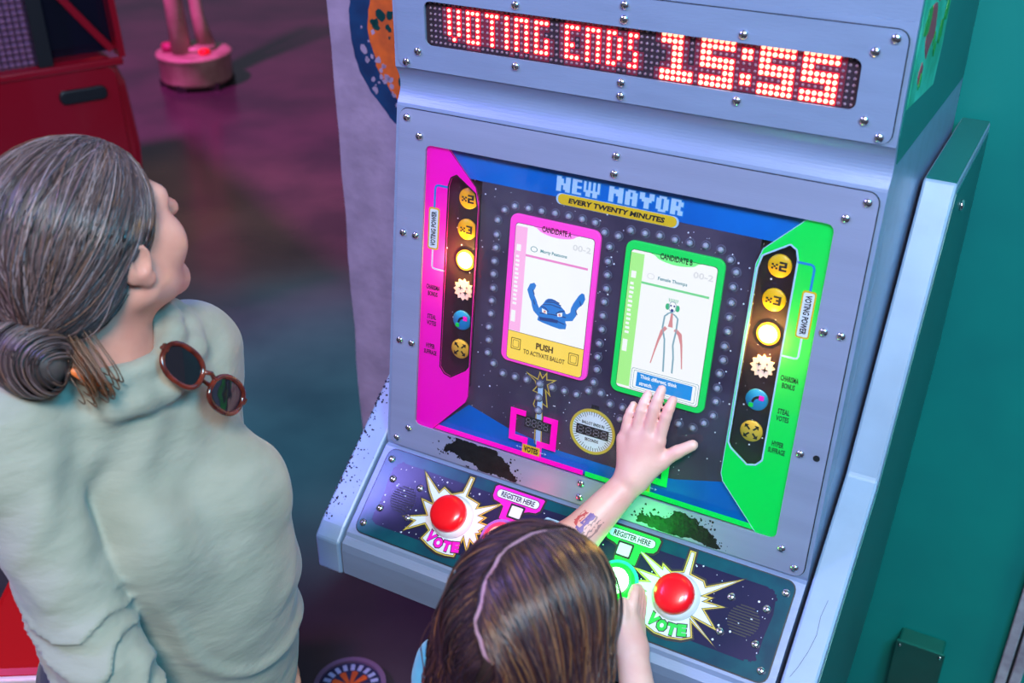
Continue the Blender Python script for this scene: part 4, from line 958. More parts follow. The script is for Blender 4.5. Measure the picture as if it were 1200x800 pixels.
def head(F, T, s, hp=1.0):
    """skull, face, ears and jaw in head space: x right, y forward, z up"""
    s0_ = s
    def q(x, y, z): return T @ Vector((x * s0_, y * s0_, z * s0_))
    rot = T.to_3x3().normalized(); s_in = s; s = s * T.to_scale()[0]
    F.el(q(0, -0.014, 0.035), np.array((0.073, 0.092, 0.080)) * s, rot, 0.02)
    F.el(q(0, 0.030, -0.030), np.array((0.060, 0.060, 0.080)) * s, rot, 0.03 * s)
    for e in (-1, 1):
        F.rc(q(e * 0.056, 0.002, -0.050), q(e * 0.018, 0.074, -0.098), 0.020 * s, 0.016 * s, 0.03 * s)
        F.el(q(e * 0.040, 0.062, -0.028), np.array((0.027, 0.024, 0.032)) * s, rot, 0.02 * s)
    F.el(q(0, 0.079, -0.100), np.array((0.021, 0.017, 0.018)) * s, rot, 0.02 * s)
    F.rc(q(-0.034, 0.076, 0.020), q(0.034, 0.076, 0.020), 0.013 * s, 0.013 * s, 0.018 * s)
    F.rc(q(0, 0.086, 0.012), q(0, 0.114, -0.026), 0.008 * s, 0.0110 * s, 0.010 * s)
    for e in (-1, 1):
        F.el(q(e * 0.031, 0.096, 0.002), np.array((0.017, 0.017, 0.011)) * s, rot, 0.008 * s, '-')
        F.el(q(e * 0.0115, 0.096, -0.033), np.array((0.0085, 0.0095, 0.0075)) * s, rot, 0.006 * s)
    F.rc(q(-0.019, 0.080, -0.060), q(0.019, 0.080, -0.060), 0.007 * s, 0.007 * s, 0.008 * s); F.rc(q(-0.014, 0.081, -0.072), q(0.014, 0.081, -0.072), 0.008 * s, 0.008 * s, 0.008 * s)
    F.rc(q(0, 0.0905, -0.0605), q(0, 0.089, -0.0600), 0.004 * s, 0.004 * s, 0.006 * s)
    for e in (-1, 1):
        er = (rot @ Matrix.Rotation(R(e * -24), 3, 'Z') @ Matrix.Rotation(R(-12), 3, 'X'))
        F.el(q(e * 0.077, -0.010, -0.004), np.array((0.0085, 0.0185, 0.026)) * s, er, 0.006 * s)
        F.el(q(e * 0.0855, -0.006, 0.000), np.array((0.0060, 0.0105, 0.0155)) * s, er, 0.003 * s, '-')
        F.el(q(e * 0.0765, -0.002, -0.028), np.array((0.0070, 0.0105, 0.0110)) * s, er, 0.006 * s)
    return q

M['skin_w'] = mat('skin_adult', s2l((232, 168, 148)), 0.48, var_color=s2l((218, 144, 126)), vscale=14, bump=0.05, bscale=220)
M['skin_g'] = mat('skin_child', s2l((242, 190, 174)), 0.46, var_color=s2l((236, 170, 158)), vscale=18, bump=0.04, bscale=220)
M['lips'] = mat('lips', s2l((190, 96, 92)), 0.4)
M['eye'] = mat('eye_white', (0.8, 0.8, 0.8), 0.15); M['iris'] = mat('iris', (0.05, 0.09, 0.10), 0.15)
def cloth_mat(name, c, c2, rough=0.8):
    m = mat(name, c, rough, var_color=c2, vscale=12, bump=0.9, bscale=17, stretch=(1, 1, 2.6)); m.node_tree.nodes['Principled BSDF'].inputs['Sheen Weight'].default_value = 0.2
    return m
M['shirt'] = cloth_mat('sage_linen', s2l((160, 157, 142)), s2l((146, 146, 131)))
M['shirt_cyan'] = cloth_mat('cyan_cotton', s2l((96, 190, 206)), s2l((80, 176, 196)))
M['denim'] = cloth_mat('dark_denim', s2l((40, 48, 70)), s2l((32, 38, 58)))
M['shoe'] = mat('shoe', (0.03, 0.03, 0.035), 0.6)

def place(o, root):      # meshes are made in world space; keep them there under the root
    o.matrix_local = Matrix.Translation(root.location).inverted(); return o
def hair_mat(name):
    m = bpy.data.materials.new(name); m.use_nodes = True; nt = m.node_tree; b = nt.nodes['Principled BSDF']
    a = nt.nodes.new('ShaderNodeVertexColor'); a.layer_name = 'Col'
    nt.links.new(a.outputs[0], b.inputs['Base Color']); b.inputs['Roughness'].default_value = 0.32; b.inputs['Specular IOR Level'].default_value = 0.55
    return m
M['strand'] = hair_mat('hair_strands')
M['hair_w'] = mat('hair_base_greying', s2l((82, 70, 68)), 0.5, var_color=s2l((58, 48, 48)), vscale=30)
M['hair_g'] = mat('hair_base_brown', s2l((56, 38, 36)), 0.5, var_color=s2l((42, 28, 28)), vscale=30)
def strands(name, paths, cols, rad, parent, label=None):
    """thin three-sided tubes, one per lock"""
    V = []; Fc = []; C = []; o = 0
    for pts, c in zip(paths, cols):
        P = np.asarray(pts); m = len(P); t = np.gradient(P, axis=0); t /= np.linalg.norm(t, axis=1)[:, None] + 1e-9
        ref = np.array([0.31, 0.52, 0.79]); u = np.cross(t, ref); u /= np.linalg.norm(u, axis=1)[:, None] + 1e-9; w = np.cross(t, u)
        rr_ = rad * np.minimum(1, np.minimum(np.arange(m) + 0.6, m - np.arange(m) - 0.4) * 0.5 + 0.1)
        for k in range(3):
            a = 2 * math.pi * k / 3; V.append(P + (u * math.cos(a) + w * math.sin(a)) * rr_[:, None])
        i = np.arange(m - 1)
        for k in range(3):
            k2 = (k + 1) % 3; Fc.append(np.stack([o + k * m + i, o + k2 * m + i, o + k2 * m + i + 1, o + k * m + i + 1], 1))
        C.append(np.tile(np.array([*c, 1.0]), (3 * m, 1))); o += 3 * m
    V = np.concatenate(V); Fc = np.concatenate(Fc); C = np.concatenate(C)
    me = bpy.data.meshes.new(name); me.vertices.add(len(V)); me.vertices.foreach_set('co', V.astype(np.float32).ravel())
    me.loops.add(Fc.size); me.loops.foreach_set('vertex_index', Fc.ravel().astype(np.int32))
    me.polygons.add(len(Fc)); me.polygons.foreach_set('loop_start', np.arange(0, Fc.size, 4, dtype=np.int32)); me.polygons.foreach_set('use_smooth', np.ones(len(Fc), bool))
    me.update(calc_edges=True)
    ca = me.color_attributes.new('Col', 'FLOAT_COLOR', 'POINT'); ca.data.foreach_set('color', C.astype(np.float32).ravel())
    return place(link(name, me, M['strand'], parent, label=label, kind='stuff'), parent)
def shoot(fn, c, D, r0=0.04, r1=0.22, n=26):
    """outermost surface distance along directions D from c"""
    lo = np.full(len(D), r0); hi = np.full(len(D), r1)
    for _ in range(n):
        m = (lo + hi) / 2; ins = fn(c + D * m[:, None]) < 0
        lo = np.where(ins, m, lo); hi = np.where(ins, hi, m)
    return lo
def slerp(a, b, t):
    w = math.acos(max(-1, min(1, float(a @ b)))); s_ = math.sin(w)
    if s_ < 1e-5: return np.tile(a, (len(t), 1))
    return (np.sin((1 - t) * w)[:, None] * a + np.sin(t * w)[:, None] * b) / s_
def unit(v): v = np.asarray(v, float); return v / np.linalg.norm(v)

def eyes_and_lips(parent, q, T, s, iris=True):
    for e in (-1, 1):
        o = build('eye', MB().lathe([(0.0003, -0.012 * s)] + [(0.012 * s * math.sin(R(a)), -0.012 * s * math.cos(R(a))) for a in range(20, 180, 20)] + [(0.0003, 0.012 * s)], 18, Matrix.Translation(q(e * 0.031, 0.0735, 0.001)) @ T.to_3x3().to_4x4()), M['eye'], parent)
        build('iris', MB().lathe([(0.0058 * s, 0), (0.004 * s, 0.0012), (0.0003, 0.0016)], 14, Matrix.Translation(q(e * 0.031, 0.0852, 0.001)) @ (T.to_3x3() @ Matrix.Rotation(R(-90), 3, 'X')).to_4x4()), M['iris'], o)
        build('eyebrow', MB().tube([q(e * 0.014, 0.0885, 0.019), q(e * 0.030, 0.0885, 0.0245), q(e * 0.046, 0.080, 0.019)], [0.0028 * s, 0.003 * s, 0.0015 * s], 8), M['hair_g'], parent)
    build('lips', MB().tube([q(-0.021, 0.0835, -0.0655), q(-0.008, 0.0900, -0.0640), q(0, 0.0912, -0.0650), q(0.008, 0.0900, -0.0640), q(0.021, 0.0835, -0.0655)], [0.002 * s, 0.005 * s, 0.0055 * s, 0.005 * s, 0.002 * s], 8), M['lips'], parent)

def hand_generic(F, W, d, side, up, L, rs):
    """relaxed hand: W wrist, d finger direction, side towards the thumb, up = back of the hand"""
    W, d, side, up = (Vector(x) for x in (W, d, side, up)); d.normalize(); side.normalize(); up.normalize()
    for sx, kl, fl_ in ((0.17, 0.53, 0.40), (0.06, 0.55, 0.45), (-0.06, 0.52, 0.41), (-0.17, 0.46, 0.32)):
        K = W + d * kl * L + side * sx * L
        F.rc(W + side * sx * 0.5 * L, K, 0.085 * L, 0.062 * L, 0.010)
        a = K; ang = 18
        for seg, rr_ in ((0.45, 0.055), (0.31, 0.05), (0.24, 0.043)):
            dd = d * math.cos(R(ang)) - up * math.sin(R(ang)); b = a + dd * fl_ * L * seg
            F.rc(a, b, rr_ * L * 1.08, rr_ * L, 0.003); a = b; ang += 24
    t0 = W + side * 0.13 * L + d * 0.1 * L; t1 = W + side * 0.30 * L + d * 0.30 * L - up * 0.05 * L; t2 = t1 + (d * 0.8 + side * 0.35 - up * 0.2).normalized() * 0.17 * L; t3 = t2 + (d * 0.95 + side * 0.1 - up * 0.2).normalized() * 0.13 * L
    F.rc(t0, t1, 0.085 * L, 0.062 * L, 0.012); F.rc(t1, t2, 0.060 * L, 0.054 * L, 0.004); F.rc(t2, t3, 0.054 * L, 0.042 * L, 0.003)

# ================================================================== the woman
WP = Vector((-0.49, 1.15, 0)); WF = R(-38)
WM_ = Matrix.Translation(WP) @ Matrix.Rotation(WF - math.pi / 2, 4, 'Z')        # x right, y forward
def wl_(x, y, z): return WM_ @ Vector((x, y, z))
HC = Vector((-0.484, 1.150, 1.512))
HT = Matrix.Translation(HC) @ Matrix.Rotation(R(60) - math.pi / 2, 4, 'Z') @ Matrix.Rotation(R(11), 4, 'X') @ Matrix.Scale(1.05, 4)
wr = WM_.to_3x3()
woman = thing('person', 'woman in sage long-sleeved shirt with greying hair in a low bun', 'person', WP, 0)
F = Field()
hq = head(F, HT, 1.0)
F.rc(wl_(0, -0.005, 1.33), hq(0, -0.022, -0.06), 0.062, 0.052, 0.03)
F.el(wl_(0, -0.015, 1.21), (0.110, 0.080, 0.17), wr, 0.04); F.el(wl_(-0.01, 0.02, 1.02), (0.110, 0.090, 0.17), wr, 0.04); F.el(wl_(0, 0.0, 0.88), (0.135, 0.105, 0.13), wr, 0.04)
F.rc(wl_(-0.115, -0.015, 1.305), wl_(0.125, -0.015, 1.32), 0.038, 0.042, 0.05)
ARMS = {1: [(0.152, 0.0, 1.325), (0.166, 0.142, 1.06), (0.160, 0.25, 0.86)], -1: [(-0.132, -0.025, 1.290), (-0.150, -0.055, 1.06), (-0.135, 0.05, 0.86)]}
for e in (1, -1):
    a, b, c = (wl_(*p) for p in ARMS[e])
    F.rc(a, b, 0.037, 0.032, 0.03); F.rc(b, c, 0.032, 0.024, 0.02)
    d = (c - b).normalized(); hand_generic(F, c, d, wr @ Vector((-e * 0.5, 0.85, 0.1)), wr @ Vector((e, 0.2, 0)), 0.175, e)
    F.rc(wl_(e * 0.085, 0, 0.88), wl_(e * 0.10, 0.02, 0.48), 0.085, 0.055, 0.05); F.rc(wl_(e * 0.10, 0.02, 0.48), wl_(e * 0.11, -0.02, 0.10), 0.055, 0.036, 0.03); F.rc(wl_(e * 0.11, -0.02, 0.08), wl_(e * 0.125, 0.13, 0.035), 0.036, 0.028, 0.02)
bb0 = np.array([-1.05, 0.65, -0.02]); bb1 = np.array([0.0, 1.65, 1.70])
def bounds(F, pad=0.05):
    lo = np.full(3, 9.0); hi = np.full(3, -9.0)
    for t, a, b, c, e, k, op in F.p:
        if op == '-' or t == 'hs': continue
        if t == 'rc': r_ = max(c, e); lo = np.minimum(lo, np.minimum(a, b) - r_); hi = np.maximum(hi, np.maximum(a, b) + r_)
        else: r_ = b.max(); lo = np.minimum(lo, a - r_); hi = np.maximum(hi, a + r_)
    return lo - pad, hi + pad
def skin(F, h, name, material, root, disp=None, label=None):
    lo, hi = bounds(F); return place(link(name, polygonize(F, lo, hi, h, name, disp), material, root, label=label), root)
wbody = skin(F, 0.0036, 'body', M['skin_w'], woman)
eyes_and_lips(woman, hq, HT, 1.0)
for o in list(woman.children):
    if o.name.split('.')[0] in ('eye', 'eyebrow', 'lips'): place(o, woman)

# shirt: loose long-sleeved top with a cowl collar
S = Field()
S.el(wl_(-0.006, -0.01, 1.21), (0.142, 0.116, 0.19), wr, 0.05); S.rc(wl_(-0.115, -0.015, 1.305), wl_(0.125, -0.015, 1.325), 0.050, 0.058, 0.06)
for e in (1, -1): S.el(wl_(e * 0.066 - 0.012, 0.098, 1.15), (0.072, 0.072, 0.080), wr, 0.04)
S.el(wl_(-0.020, 0.055, 1.01), (0.142, 0.135, 0.18), wr, 0.06); S.el(wl_(-0.01, 0.02, 0.86), (0.165, 0.145, 0.16), wr, 0.06)
for e in (1, -1):
    a, b, c = (wl_(*p) for p in ARMS[e])
    S.rc(a, a + (b - a) * 0.15, 0.064, 0.062, 0.045); S.rc(a, b, 0.059, 0.051, 0.010); S.rc(b, b + (c - b) * 0.72, 0.050, 0.044, 0.010)
S.rc(wl_(0.112, 0.132, 1.225), wl_(0.104, 0.178, 1.08), 0.002, 0.004, 0.007, '-')                # crease between arm and side
for e in (1, -1): S.rc(wl_(e * 0.09, -0.02, 1.33 - 0.02 * (e < 0)), wl_(0, -0.015, 1.362), 0.040, 0.056, 0.04)
S.rc(wl_(0.008, 0.0, 1.375), wl_(0.02, 0.02, 1.53), 0.062, 0.090, 0.010, '-')
S.half((0, 0, -1), -0.79)
ring_ = []
for k in range(17):
    a = 2 * math.pi * k / 16; x = 0.080 * math.cos(a); y = 0.084 * math.sin(a)
    ring_.append(wl_(x * 1.05, -0.006 + y, 1.384 - 0.16 * y - 0.10 * x))
for i in range(16): S.rc(ring_[i], ring_[i + 1], 0.0135, 0.0135, 0.008)
pts = [wl_(0.100 * math.cos(R(a)), -0.016 + 0.104 * math.sin(R(a)), 1.362 - 0.20 * 0.106 * math.sin(R(a)) - 0.006 * math.cos(R(a))) for a in range(60, 341, 20)]
for i in range(len(pts) - 1): S.rc(pts[i], pts[i + 1], 0.017, 0.017, 0.014)
WI = np.array(WM_.inverted())
def wrinkle(P):
    L = P @ WI[:3, :3].T + WI[:3, 3]; x, y, z = L[:, 0], L[:, 1], L[:, 2]
    arm = np.clip((x - 0.106) / 0.02, 0, 1) * np.clip((1.24 - z) / 0.08, 0, 1)
    d = -0.0095 * arm * np.clip((1.22 - z) / 0.12, 0.2, 1) * np.maximum(0, np.sin(z * 190 + 34 * y + 3.0 * np.sin(x * 46 + y * 24) + 1.5 * np.sin(z * 61))) ** 1.3
    tor = 1 - arm
    dg = z * 0.80 - x * 0.75 + 0.25 * y
    d += -0.0070 * tor * np.clip((1.13 - z) / 0.08, 0, 1) * np.maximum(0, np.sin(dg * 62 + 2.0 * np.sin(x * 19 + 1.3) + 1.4 * np.sin(z * 27))) ** 2
    d += -0.0022 * tor * np.clip((z - 1.10) / 0.08, 0, 1) * np.sin((x * 0.9 + z * 0.35) * 85 + 2.2 * np.sin(z * 24 + x * 9)) * np.clip(y * 12 + 0.3, 0, 1)
    d += -0.0013 * np.sin(x * 57 + 2 * np.sin(z * 31)) * np.sin(z * 49 + 2 * np.sin(y * 37))
    return d
shirt = skin(S, 0.0046, 'shirt', M['shirt'], woman, wrinkle, label='sage green long-sleeved shirt')
T_ = Field()
T_.el(wl_(0, 0.005, 0.88), (0.178, 0.140, 0.14), wr, 0.05)
for e in (1, -1): T_.rc(wl_(e * 0.088, 0.0, 0.86), wl_(e * 0.10, 0.02, 0.48), 0.100, 0.075, 0.05); T_.rc(wl_(e * 0.10, 0.02, 0.48), wl_(e * 0.11, -0.015, 0.07), 0.073, 0.060, 0.03)
skin(T_, 0.008, 'trousers', M['denim'], woman)
for e in (1, -1):
    H_ = Field(); H_.rc(wl_(e * 0.11, -0.03, 0.045), wl_(e * 0.125, 0.14, 0.036), 0.044, 0.036, 0.02); H_.half((0, 0, -1), 0.0)
    skin(H_, 0.006, 'shoe', M['shoe'], woman)

# sunglasses hooked over the collar
M['tortoise'] = mat('tortoiseshell', s2l((120, 40, 24)), 0.18, var_color=s2l((60, 18, 14)), vscale=60, coat=0.4)
M['lens'] = mat('dark_lens', (0.012, 0.010, 0.014), 0.05, coat=0.5)
def sunglasses(C, w, n):
    w = Vector(w).normalized(); n = (Vector(n) - w * Vector(n).dot(w)).normalized(); v = n.cross(w)
    T = Matrix((( w.x, v.x, n.x, C[0]), (w.y, v.y, n.y, C[1]), (w.z, v.z, n.z, C[2]), (0, 0, 0, 1)))
    g = thing('sunglasses', 'brown tortoiseshell sunglasses hanging from the woman\'s collar', 'sunglasses', C)
    def put(o): o.matrix_local = Matrix.Translation(C).inverted() @ T; return o
    for e in (-1, 1):
        out = []
        for k in range(32):
            a = 2 * math.pi * k / 32; x = 0.0275 * math.copysign(abs(math.cos(a)) ** 0.85, math.cos(a)); y = 0.0215 * math.copysign(abs(math.sin(a)) ** 0.85, math.sin(a)) + 0.003 * e * math.cos(a)
            out.append((e * 0.036 + x, y, 0.003 - 6.0 * (e * 0.036 + x) ** 2 * 0.35))
        put(build('rim', MB().tube(out, 0.0034, 8, True, True), M['tortoise'], g))
        c = (e * 0.036, 0, 0.004 - 6.0 * 0.036 ** 2 * 0.35); nn = len(out)
        put(build('lens', MB().add(out + [c], [[i, (i + 1) % nn, nn] for i in range(nn)], True), M['lens'], g))
        put(build('temple_arm', MB().tube([(e * 0.064, 0.008, -0.007), (e * 0.066, 0.008, -0.010), (e * 0.050, 0.006, -0.0115), (-e * 0.02, 0.0, -0.0095 - 0.0012 * e), (-e * 0.055, -0.006, -0.0095 - 0.0012 * e)], [0.003, 0.0032, 0.0028, 0.0024, 0.003], 8), M['tortoise'], g))
        put(build('hinge', MB().box(e * 0.064 - 0.004, e * 0.064 + 0.004, 0.004, 0.012, -0.008, -0.003), M['tortoise'], g))
    put(build('bridge', MB().tube([(-0.010, 0.006, 0.003), (0, 0.010, 0.0045), (0.010, 0.006, 0.003)], 0.0030, 8), M['tortoise'], g))
sunglasses(Vector((-0.3777, 1.118, 1.3421)) + Vector((0.7978, -0.4986, 0.3391)) * 0.016, (0.5333, 0.3210, -0.7827), (0.7978, -0.4986, 0.3391))

# hair: close cap drawn back into a low bun
HW = Field(); hr = HT.to_3x3().normalized()
def hp_(x, y, z): return HT @ Vector((x, y, z))
HW.el(hp_(0, -0.020, 0.036), (0.090, 0.109, 0.091), hr, 0.02); HW.el(hp_(0, -0.055, -0.020), (0.073, 0.068, 0.062), hr, 0.03)
nrm = hr @ Vector((0, 1, -0.62)).normalized()
HW.half(nrm, float(nrm.dot(hp_(0, 0.037, 0.0))), 0.012)
n2 = hr @ Vector((0, 0.35, -1)).normalized(); HW.half(n2, float(n2.dot(hp_(0, 0, -0.082))), 0.012)
for e in (1, -1): HW.el(hp_(e * 0.080, 0.0, -0.026), (0.02, 0.026, 0.030), hr, 0.008, '-')
skin(HW, 0.0036, 'hair', M['hair_w'], woman)
BUN = np.array((0.012, -0.128, -0.062))
hc = np.array(hp_(0, -0.02, 0.02)); HRm = np.array(hr)
q = np.random.RandomState(5); paths = []; cols = []
bd = unit(BUN - np.array((0, -0.02, 0.02)))
tone_w = [s2l((132, 112, 108)), s2l((104, 86, 82)), s2l((82, 66, 62)), s2l((62, 50, 48)), s2l((160, 146, 144)), s2l((118, 90, 72))]
starts = []
while len(starts) < 2300:
    if q.rand() < 0.55:                    # hairline, from ear over the forehead to ear
        a = math.pi * q.rand(); x = math.cos(a); u = math.sin(a)
        v = unit((x, 0.06 + 0.66 * u + 0.02 * q.randn(), -0.02 + 0.72 * u + 0.05 * q.randn()))
    else:
        v = unit(q.randn(3)); 
        if v[1] > 0.60 * (v[2] + 0.2) + 0.2 or v[2] < -0.55: continue
    starts.append(v)
for v in starts:
    e = unit(bd + 0.10 * q.randn(3)); m = 16; t = np.linspace(0, 1, m)
    D = slerp(v, e, t)
    if abs(v @ e) < 0.999:
        side = np.cross(v, e); side /= np.linalg.norm(side) + 1e-9
        D = D + side * (0.05 * q.randn() * np.sin(t * math.pi) + 0.012 * np.sin(t * 9 + 6 * q.rand()))[:, None]
        D /= np.linalg.norm(D, axis=1)[:, None]
    paths.append(D @ HRm.T); cols.append(np.array((1.06, 0.95, 1.03)) * np.array(tone_w[q.choice(6, p=[.22, .26, .2, .16, .08, .08])]) * (0.8 + 0.4 * q.rand()))
RA = shoot(HW, hc, np.concatenate(paths)).reshape(len(paths), -1)
paths = [hc + Dw * (np.maximum(r_, 0.06) + 0.0004 + 0.0016 * q.rand() + (0.004 * np.sin(np.linspace(0, math.pi, 16)) if q.rand() < 0.04 else 0))[:, None] for Dw, r_ in zip(paths, RA)]
strands('hair_strands', paths, cols, 0.00062, woman, label='greying brown strands drawn back')
BF = Field(); bc = np.array(hp_(*BUN))
BF.el(bc, (0.050, 0.034, 0.038), hr, 0.01); skin(BF, 0.004, 'hair_bun', M['hair_w'], woman)
paths = []; cols = []
for k in range(420):
    a0 = 2 * math.pi * q.rand(); t = np.linspace(0, 1, 16); lat = q.uniform(-0.95, 0.95); tw = q.uniform(1.2, 2.6)
    a = a0 + t * tw; rx = math.sqrt(1 - lat * lat)
    loc = np.stack([0.054 * (lat + 0.10 * np.sin(a * 2)), 0.040 * rx * np.cos(a), 0.043 * rx * np.sin(a)], 1) * (1 + 0.05 * q.rand())
    paths.append(bc + loc @ HRm.T); cols.append(np.array((1.06, 0.95, 1.03)) * np.array(tone_w[q.choice(6, p=[.10, .25, .25, .25, .03, .12])]) * (0.7 + 0.4 * q.rand()))
for k in range(46):                                     # loose tail hanging out of the bun
    t = np.linspace(0, 1, 14); s0 = np.array((0.045 + 0.012 * q.randn(), -0.10 + 0.008 * q.randn(), -0.055 + 0.008 * q.randn()))
    loc = s0 + np.stack([0.036 * np.sin(t * 2.9) + 0.004 * q.randn() * (1 - t), -0.010 * np.sin(t * 3), -0.074 * t ** 0.8 + 0.010 * np.maximum(0, t - 0.75) * 4], 1)
    paths.append(np.array(HC) + loc @ HRm.T); cols.append(np.array(s2l((116, 72, 46))) * (0.7 + 0.5 * q.rand()))
strands('bun_strands', paths, cols, 0.0009, woman, label='strands wound round the bun')
ht_ = build('hair_tie', MB().tube([hp_(0.050, -0.112, -0.078), hp_(0.056, -0.104, -0.094), hp_(0.060, -0.098, -0.110)], [0.0045, 0.0065, 0.0055], 10), mat('orange_clip', s2l((244, 130, 70)), 0.4), woman, label='orange end of the hair clip')
place(ht_, woman)

# ================================================================== the girl
GF = R(61.6)
girl = thing('person', 'girl with brown parted hair and cyan top reaching to the screen', 'person', (-0.02, 0.74, 0), 0)
G0 = Matrix.Translation((-0.02, 0.74, 0)) @ Matrix.Rotation(GF - math.pi / 2, 4, 'Z'); gr = G0.to_3x3()
def gl(x, y, z): return G0 @ Vector((x, y, z))
GH = Vector((0.026, 0.836, 1.214)); GS = 0.93
GT = Matrix.Translation(GH) @ Matrix.Rotation(GF - math.pi / 2, 4, 'Z') @ Matrix.Rotation(R(-6), 4, 'X')
def DK(u, v, h): return CABM @ (DKM @ Vector((u / 1000, v / 1000, h / 1000)))
def SCp(u, v, h): return CABM @ (SCM @ Vector((u / 1000, v / 1000, h / 1000)))
F = Field(); gq = head(F, GT, GS)
shL, elL, wrL = Vector((-0.065, 0.935, 1.045)), Vector((0.030, 1.175, 0.965)), SCp(88, -188, 37)
shR, elR, wrR = Vector((0.145, 0.80, 1.04)), Vector((0.175, 0.90, 0.86)), DK(166, -100, 52)
nb = Vector((0.02, 0.83, 1.07))
F.rc(nb, gq(0, -0.02, -0.06), 0.045, 0.040, 0.03)
F.rc(shL + (nb - shL) * 0.12, shR + (nb - shR) * 0.12, 0.036, 0.036, 0.03); F.el(gl(0.0, 0.06, 0.96), (0.105, 0.080, 0.13), gr, 0.05); F.el(gl(0, 0.02, 0.80), (0.10, 0.08, 0.13), gr, 0.05); F.el(gl(0, -0.01, 0.70), (0.115, 0.09, 0.10), gr, 0.04)
F.rc(shL, elL, 0.037, 0.031, 0.03); F.rc(elL, elL + (wrL - elL) * 0.35, 0.031, 0.032, 0.02); F.rc(elL + (wrL - elL) * 0.35, wrL, 0.032, 0.0215, 0.02)
F.rc(shR, elR, 0.037, 0.030, 0.03); F.rc(elR, wrR, 0.031, 0.0215, 0.02)
# left hand flat on the screen: four fingers up, thumb out to the right
KN = {'pinky': ((65, -134, 17), (66, -103, 13), (69, -84, 5)), 'ring': ((82, -121, 20), (85, -83, 15), (88, -62, 5)), 'middle': ((100, -117, 21), (104, -74, 16), (107, -49, 5)), 'index': ((117, -121, 19), (122, -82, 15), (125, -60, 5))}
for n_, (k, m, t) in KN.items():
    k, m, t = SCp(*k), SCp(*m), SCp(*t); rr_ = {'pinky': 0.0072, 'ring': 0.0080, 'middle': 0.0083, 'index': 0.0081}[n_]
    j = m + (t - m) * 0.5 + (CABM.to_3x3() @ (SCM.to_3x3() @ Vector((0, 0, 0.0015))))
    F.rc(wrL + (k - wrL) * 0.12, k, 0.0172, 0.0112, 0.010); F.rc(k, m, 0.0092 * rr_ / 0.008, rr_ * 0.98, 0.003); F.rc(m, j, rr_ * 1.02, rr_ * 0.93, 0.002); F.rc(j, t, rr_ * 0.94, rr_ * 0.82, 0.002)
tb, tm_, tt_ = SCp(124, -150, 20), SCp(144, -132, 14), SCp(163, -118, 7)
F.rc(wrL + (tb - wrL) * 0.25, tb, 0.0185, 0.0135, 0.014); F.rc(tb, tm_, 0.0120, 0.0095, 0.004); F.rc(tm_, tt_, 0.0096, 0.0078, 0.003)
# right hand held edge-on over the panel
for i, (hh, du, ln) in enumerate(((12, 4, 0.86), (26, 2, 0.97), (39, 0, 1.0), (50, -1, 0.93))):
    k = DK(148 + du, -62, hh + 8); m = DK(145 + du, -62 + 26 * ln, hh + 8); j = DK(142 + du, -62 + 40 * ln, hh + 6); t = DK(140 + du, -62 + 50 * ln, hh + 2)
    F.rc(wrR + (k - wrR) * 0.15, k, 0.0165, 0.0125, 0.012); F.rc(k, m, 0.0095, 0.0083, 0.003); F.rc(m, j, 0.0083, 0.0077, 0.002); F.rc(j, t, 0.0077, 0.0066, 0.002)
t0, t1, t2 = DK(150, -84, 62), DK(140, -60, 68), DK(133, -42, 66)
F.rc(wrR + (t0 - wrR) * 0.3, t0, 0.017, 0.013, 0.012); F.rc(t0, t1, 0.0115, 0.0095, 0.004); F.rc(t1, t2, 0.0095, 0.0078, 0.003)
for e in (1, -1):
    F.rc(gl(e * 0.062, -0.01, 0.68), gl(e * 0.07, 0.01, 0.38), 0.062, 0.044, 0.04); F.rc(gl(e * 0.07, 0.01, 0.38), gl(e * 0.075, -0.02, 0.09), 0.043, 0.030, 0.03); F.rc(gl(e * 0.075, -0.02, 0.07), gl(e * 0.085, 0.10, 0.03), 0.03, 0.024, 0.02)
gbody = skin(F, 0.0030, 'body', M['skin_g'], girl)
n0 = len(girl.children)
eyes_and_lips(girl, gq, GT, GS)
for o in list(girl.children):
    if o.name.split('.')[0] in ('eye', 'eyebrow', 'lips'): place(o, girl)
GSKIN = F
# short-sleeved top
S = Field()
S.rc(shL, shR, 0.047, 0.047, 0.04); S.el(gl(0.0, 0.06, 0.96), (0.118, 0.095, 0.14), gr, 0.05); S.el(gl(0, 0.02, 0.80), (0.118, 0.098, 0.15), gr, 0.05); S.el(gl(0, 0, 0.69), (0.130, 0.108, 0.10), gr, 0.04)
S.rc(shL, shL + (elL - shL) * 0.42, 0.048, 0.047, 0.03); S.rc(shR, shR + (elR - shR) * 0.55, 0.048, 0.046, 0.03)
S.rc(nb, nb + Vector((0, 0, 0.1)), 0.052, 0.06, 0.01, '-'); S.half((0, 0, -1), -0.64)
def wr2(P): return -0.0016 * np.sin(P[:, 0] * 70 + 2 * np.sin(P[:, 2] * 30)) * np.sin(P[:, 2] * 55 + 2 * np.sin(P[:, 1] * 40))
skin(S, 0.005, 'top', M['shirt_cyan'], girl, wr2, label='cyan short-sleeved top')
T_ = Field(); T_.el(gl(0, -0.005, 0.68), (0.122, 0.10, 0.09), gr, 0.04)
for e in (1, -1): T_.rc(gl(e * 0.064, -0.01, 0.66), gl(e * 0.072, 0.01, 0.38), 0.074, 0.058, 0.04); T_.rc(gl(e * 0.072, 0.01, 0.38), gl(e * 0.076, -0.015, 0.07), 0.057, 0.050, 0.03)
skin(T_, 0.008, 'trousers', M['denim'], girl)
for e in (1, -1):
    H_ = Field(); H_.rc(gl(e * 0.076, -0.03, 0.04), gl(e * 0.085, 0.11, 0.032), 0.038, 0.032, 0.02); H_.half((0, 0, -1), 0.0)
    skin(H_, 0.006, 'shoe', M['shoe'], girl)
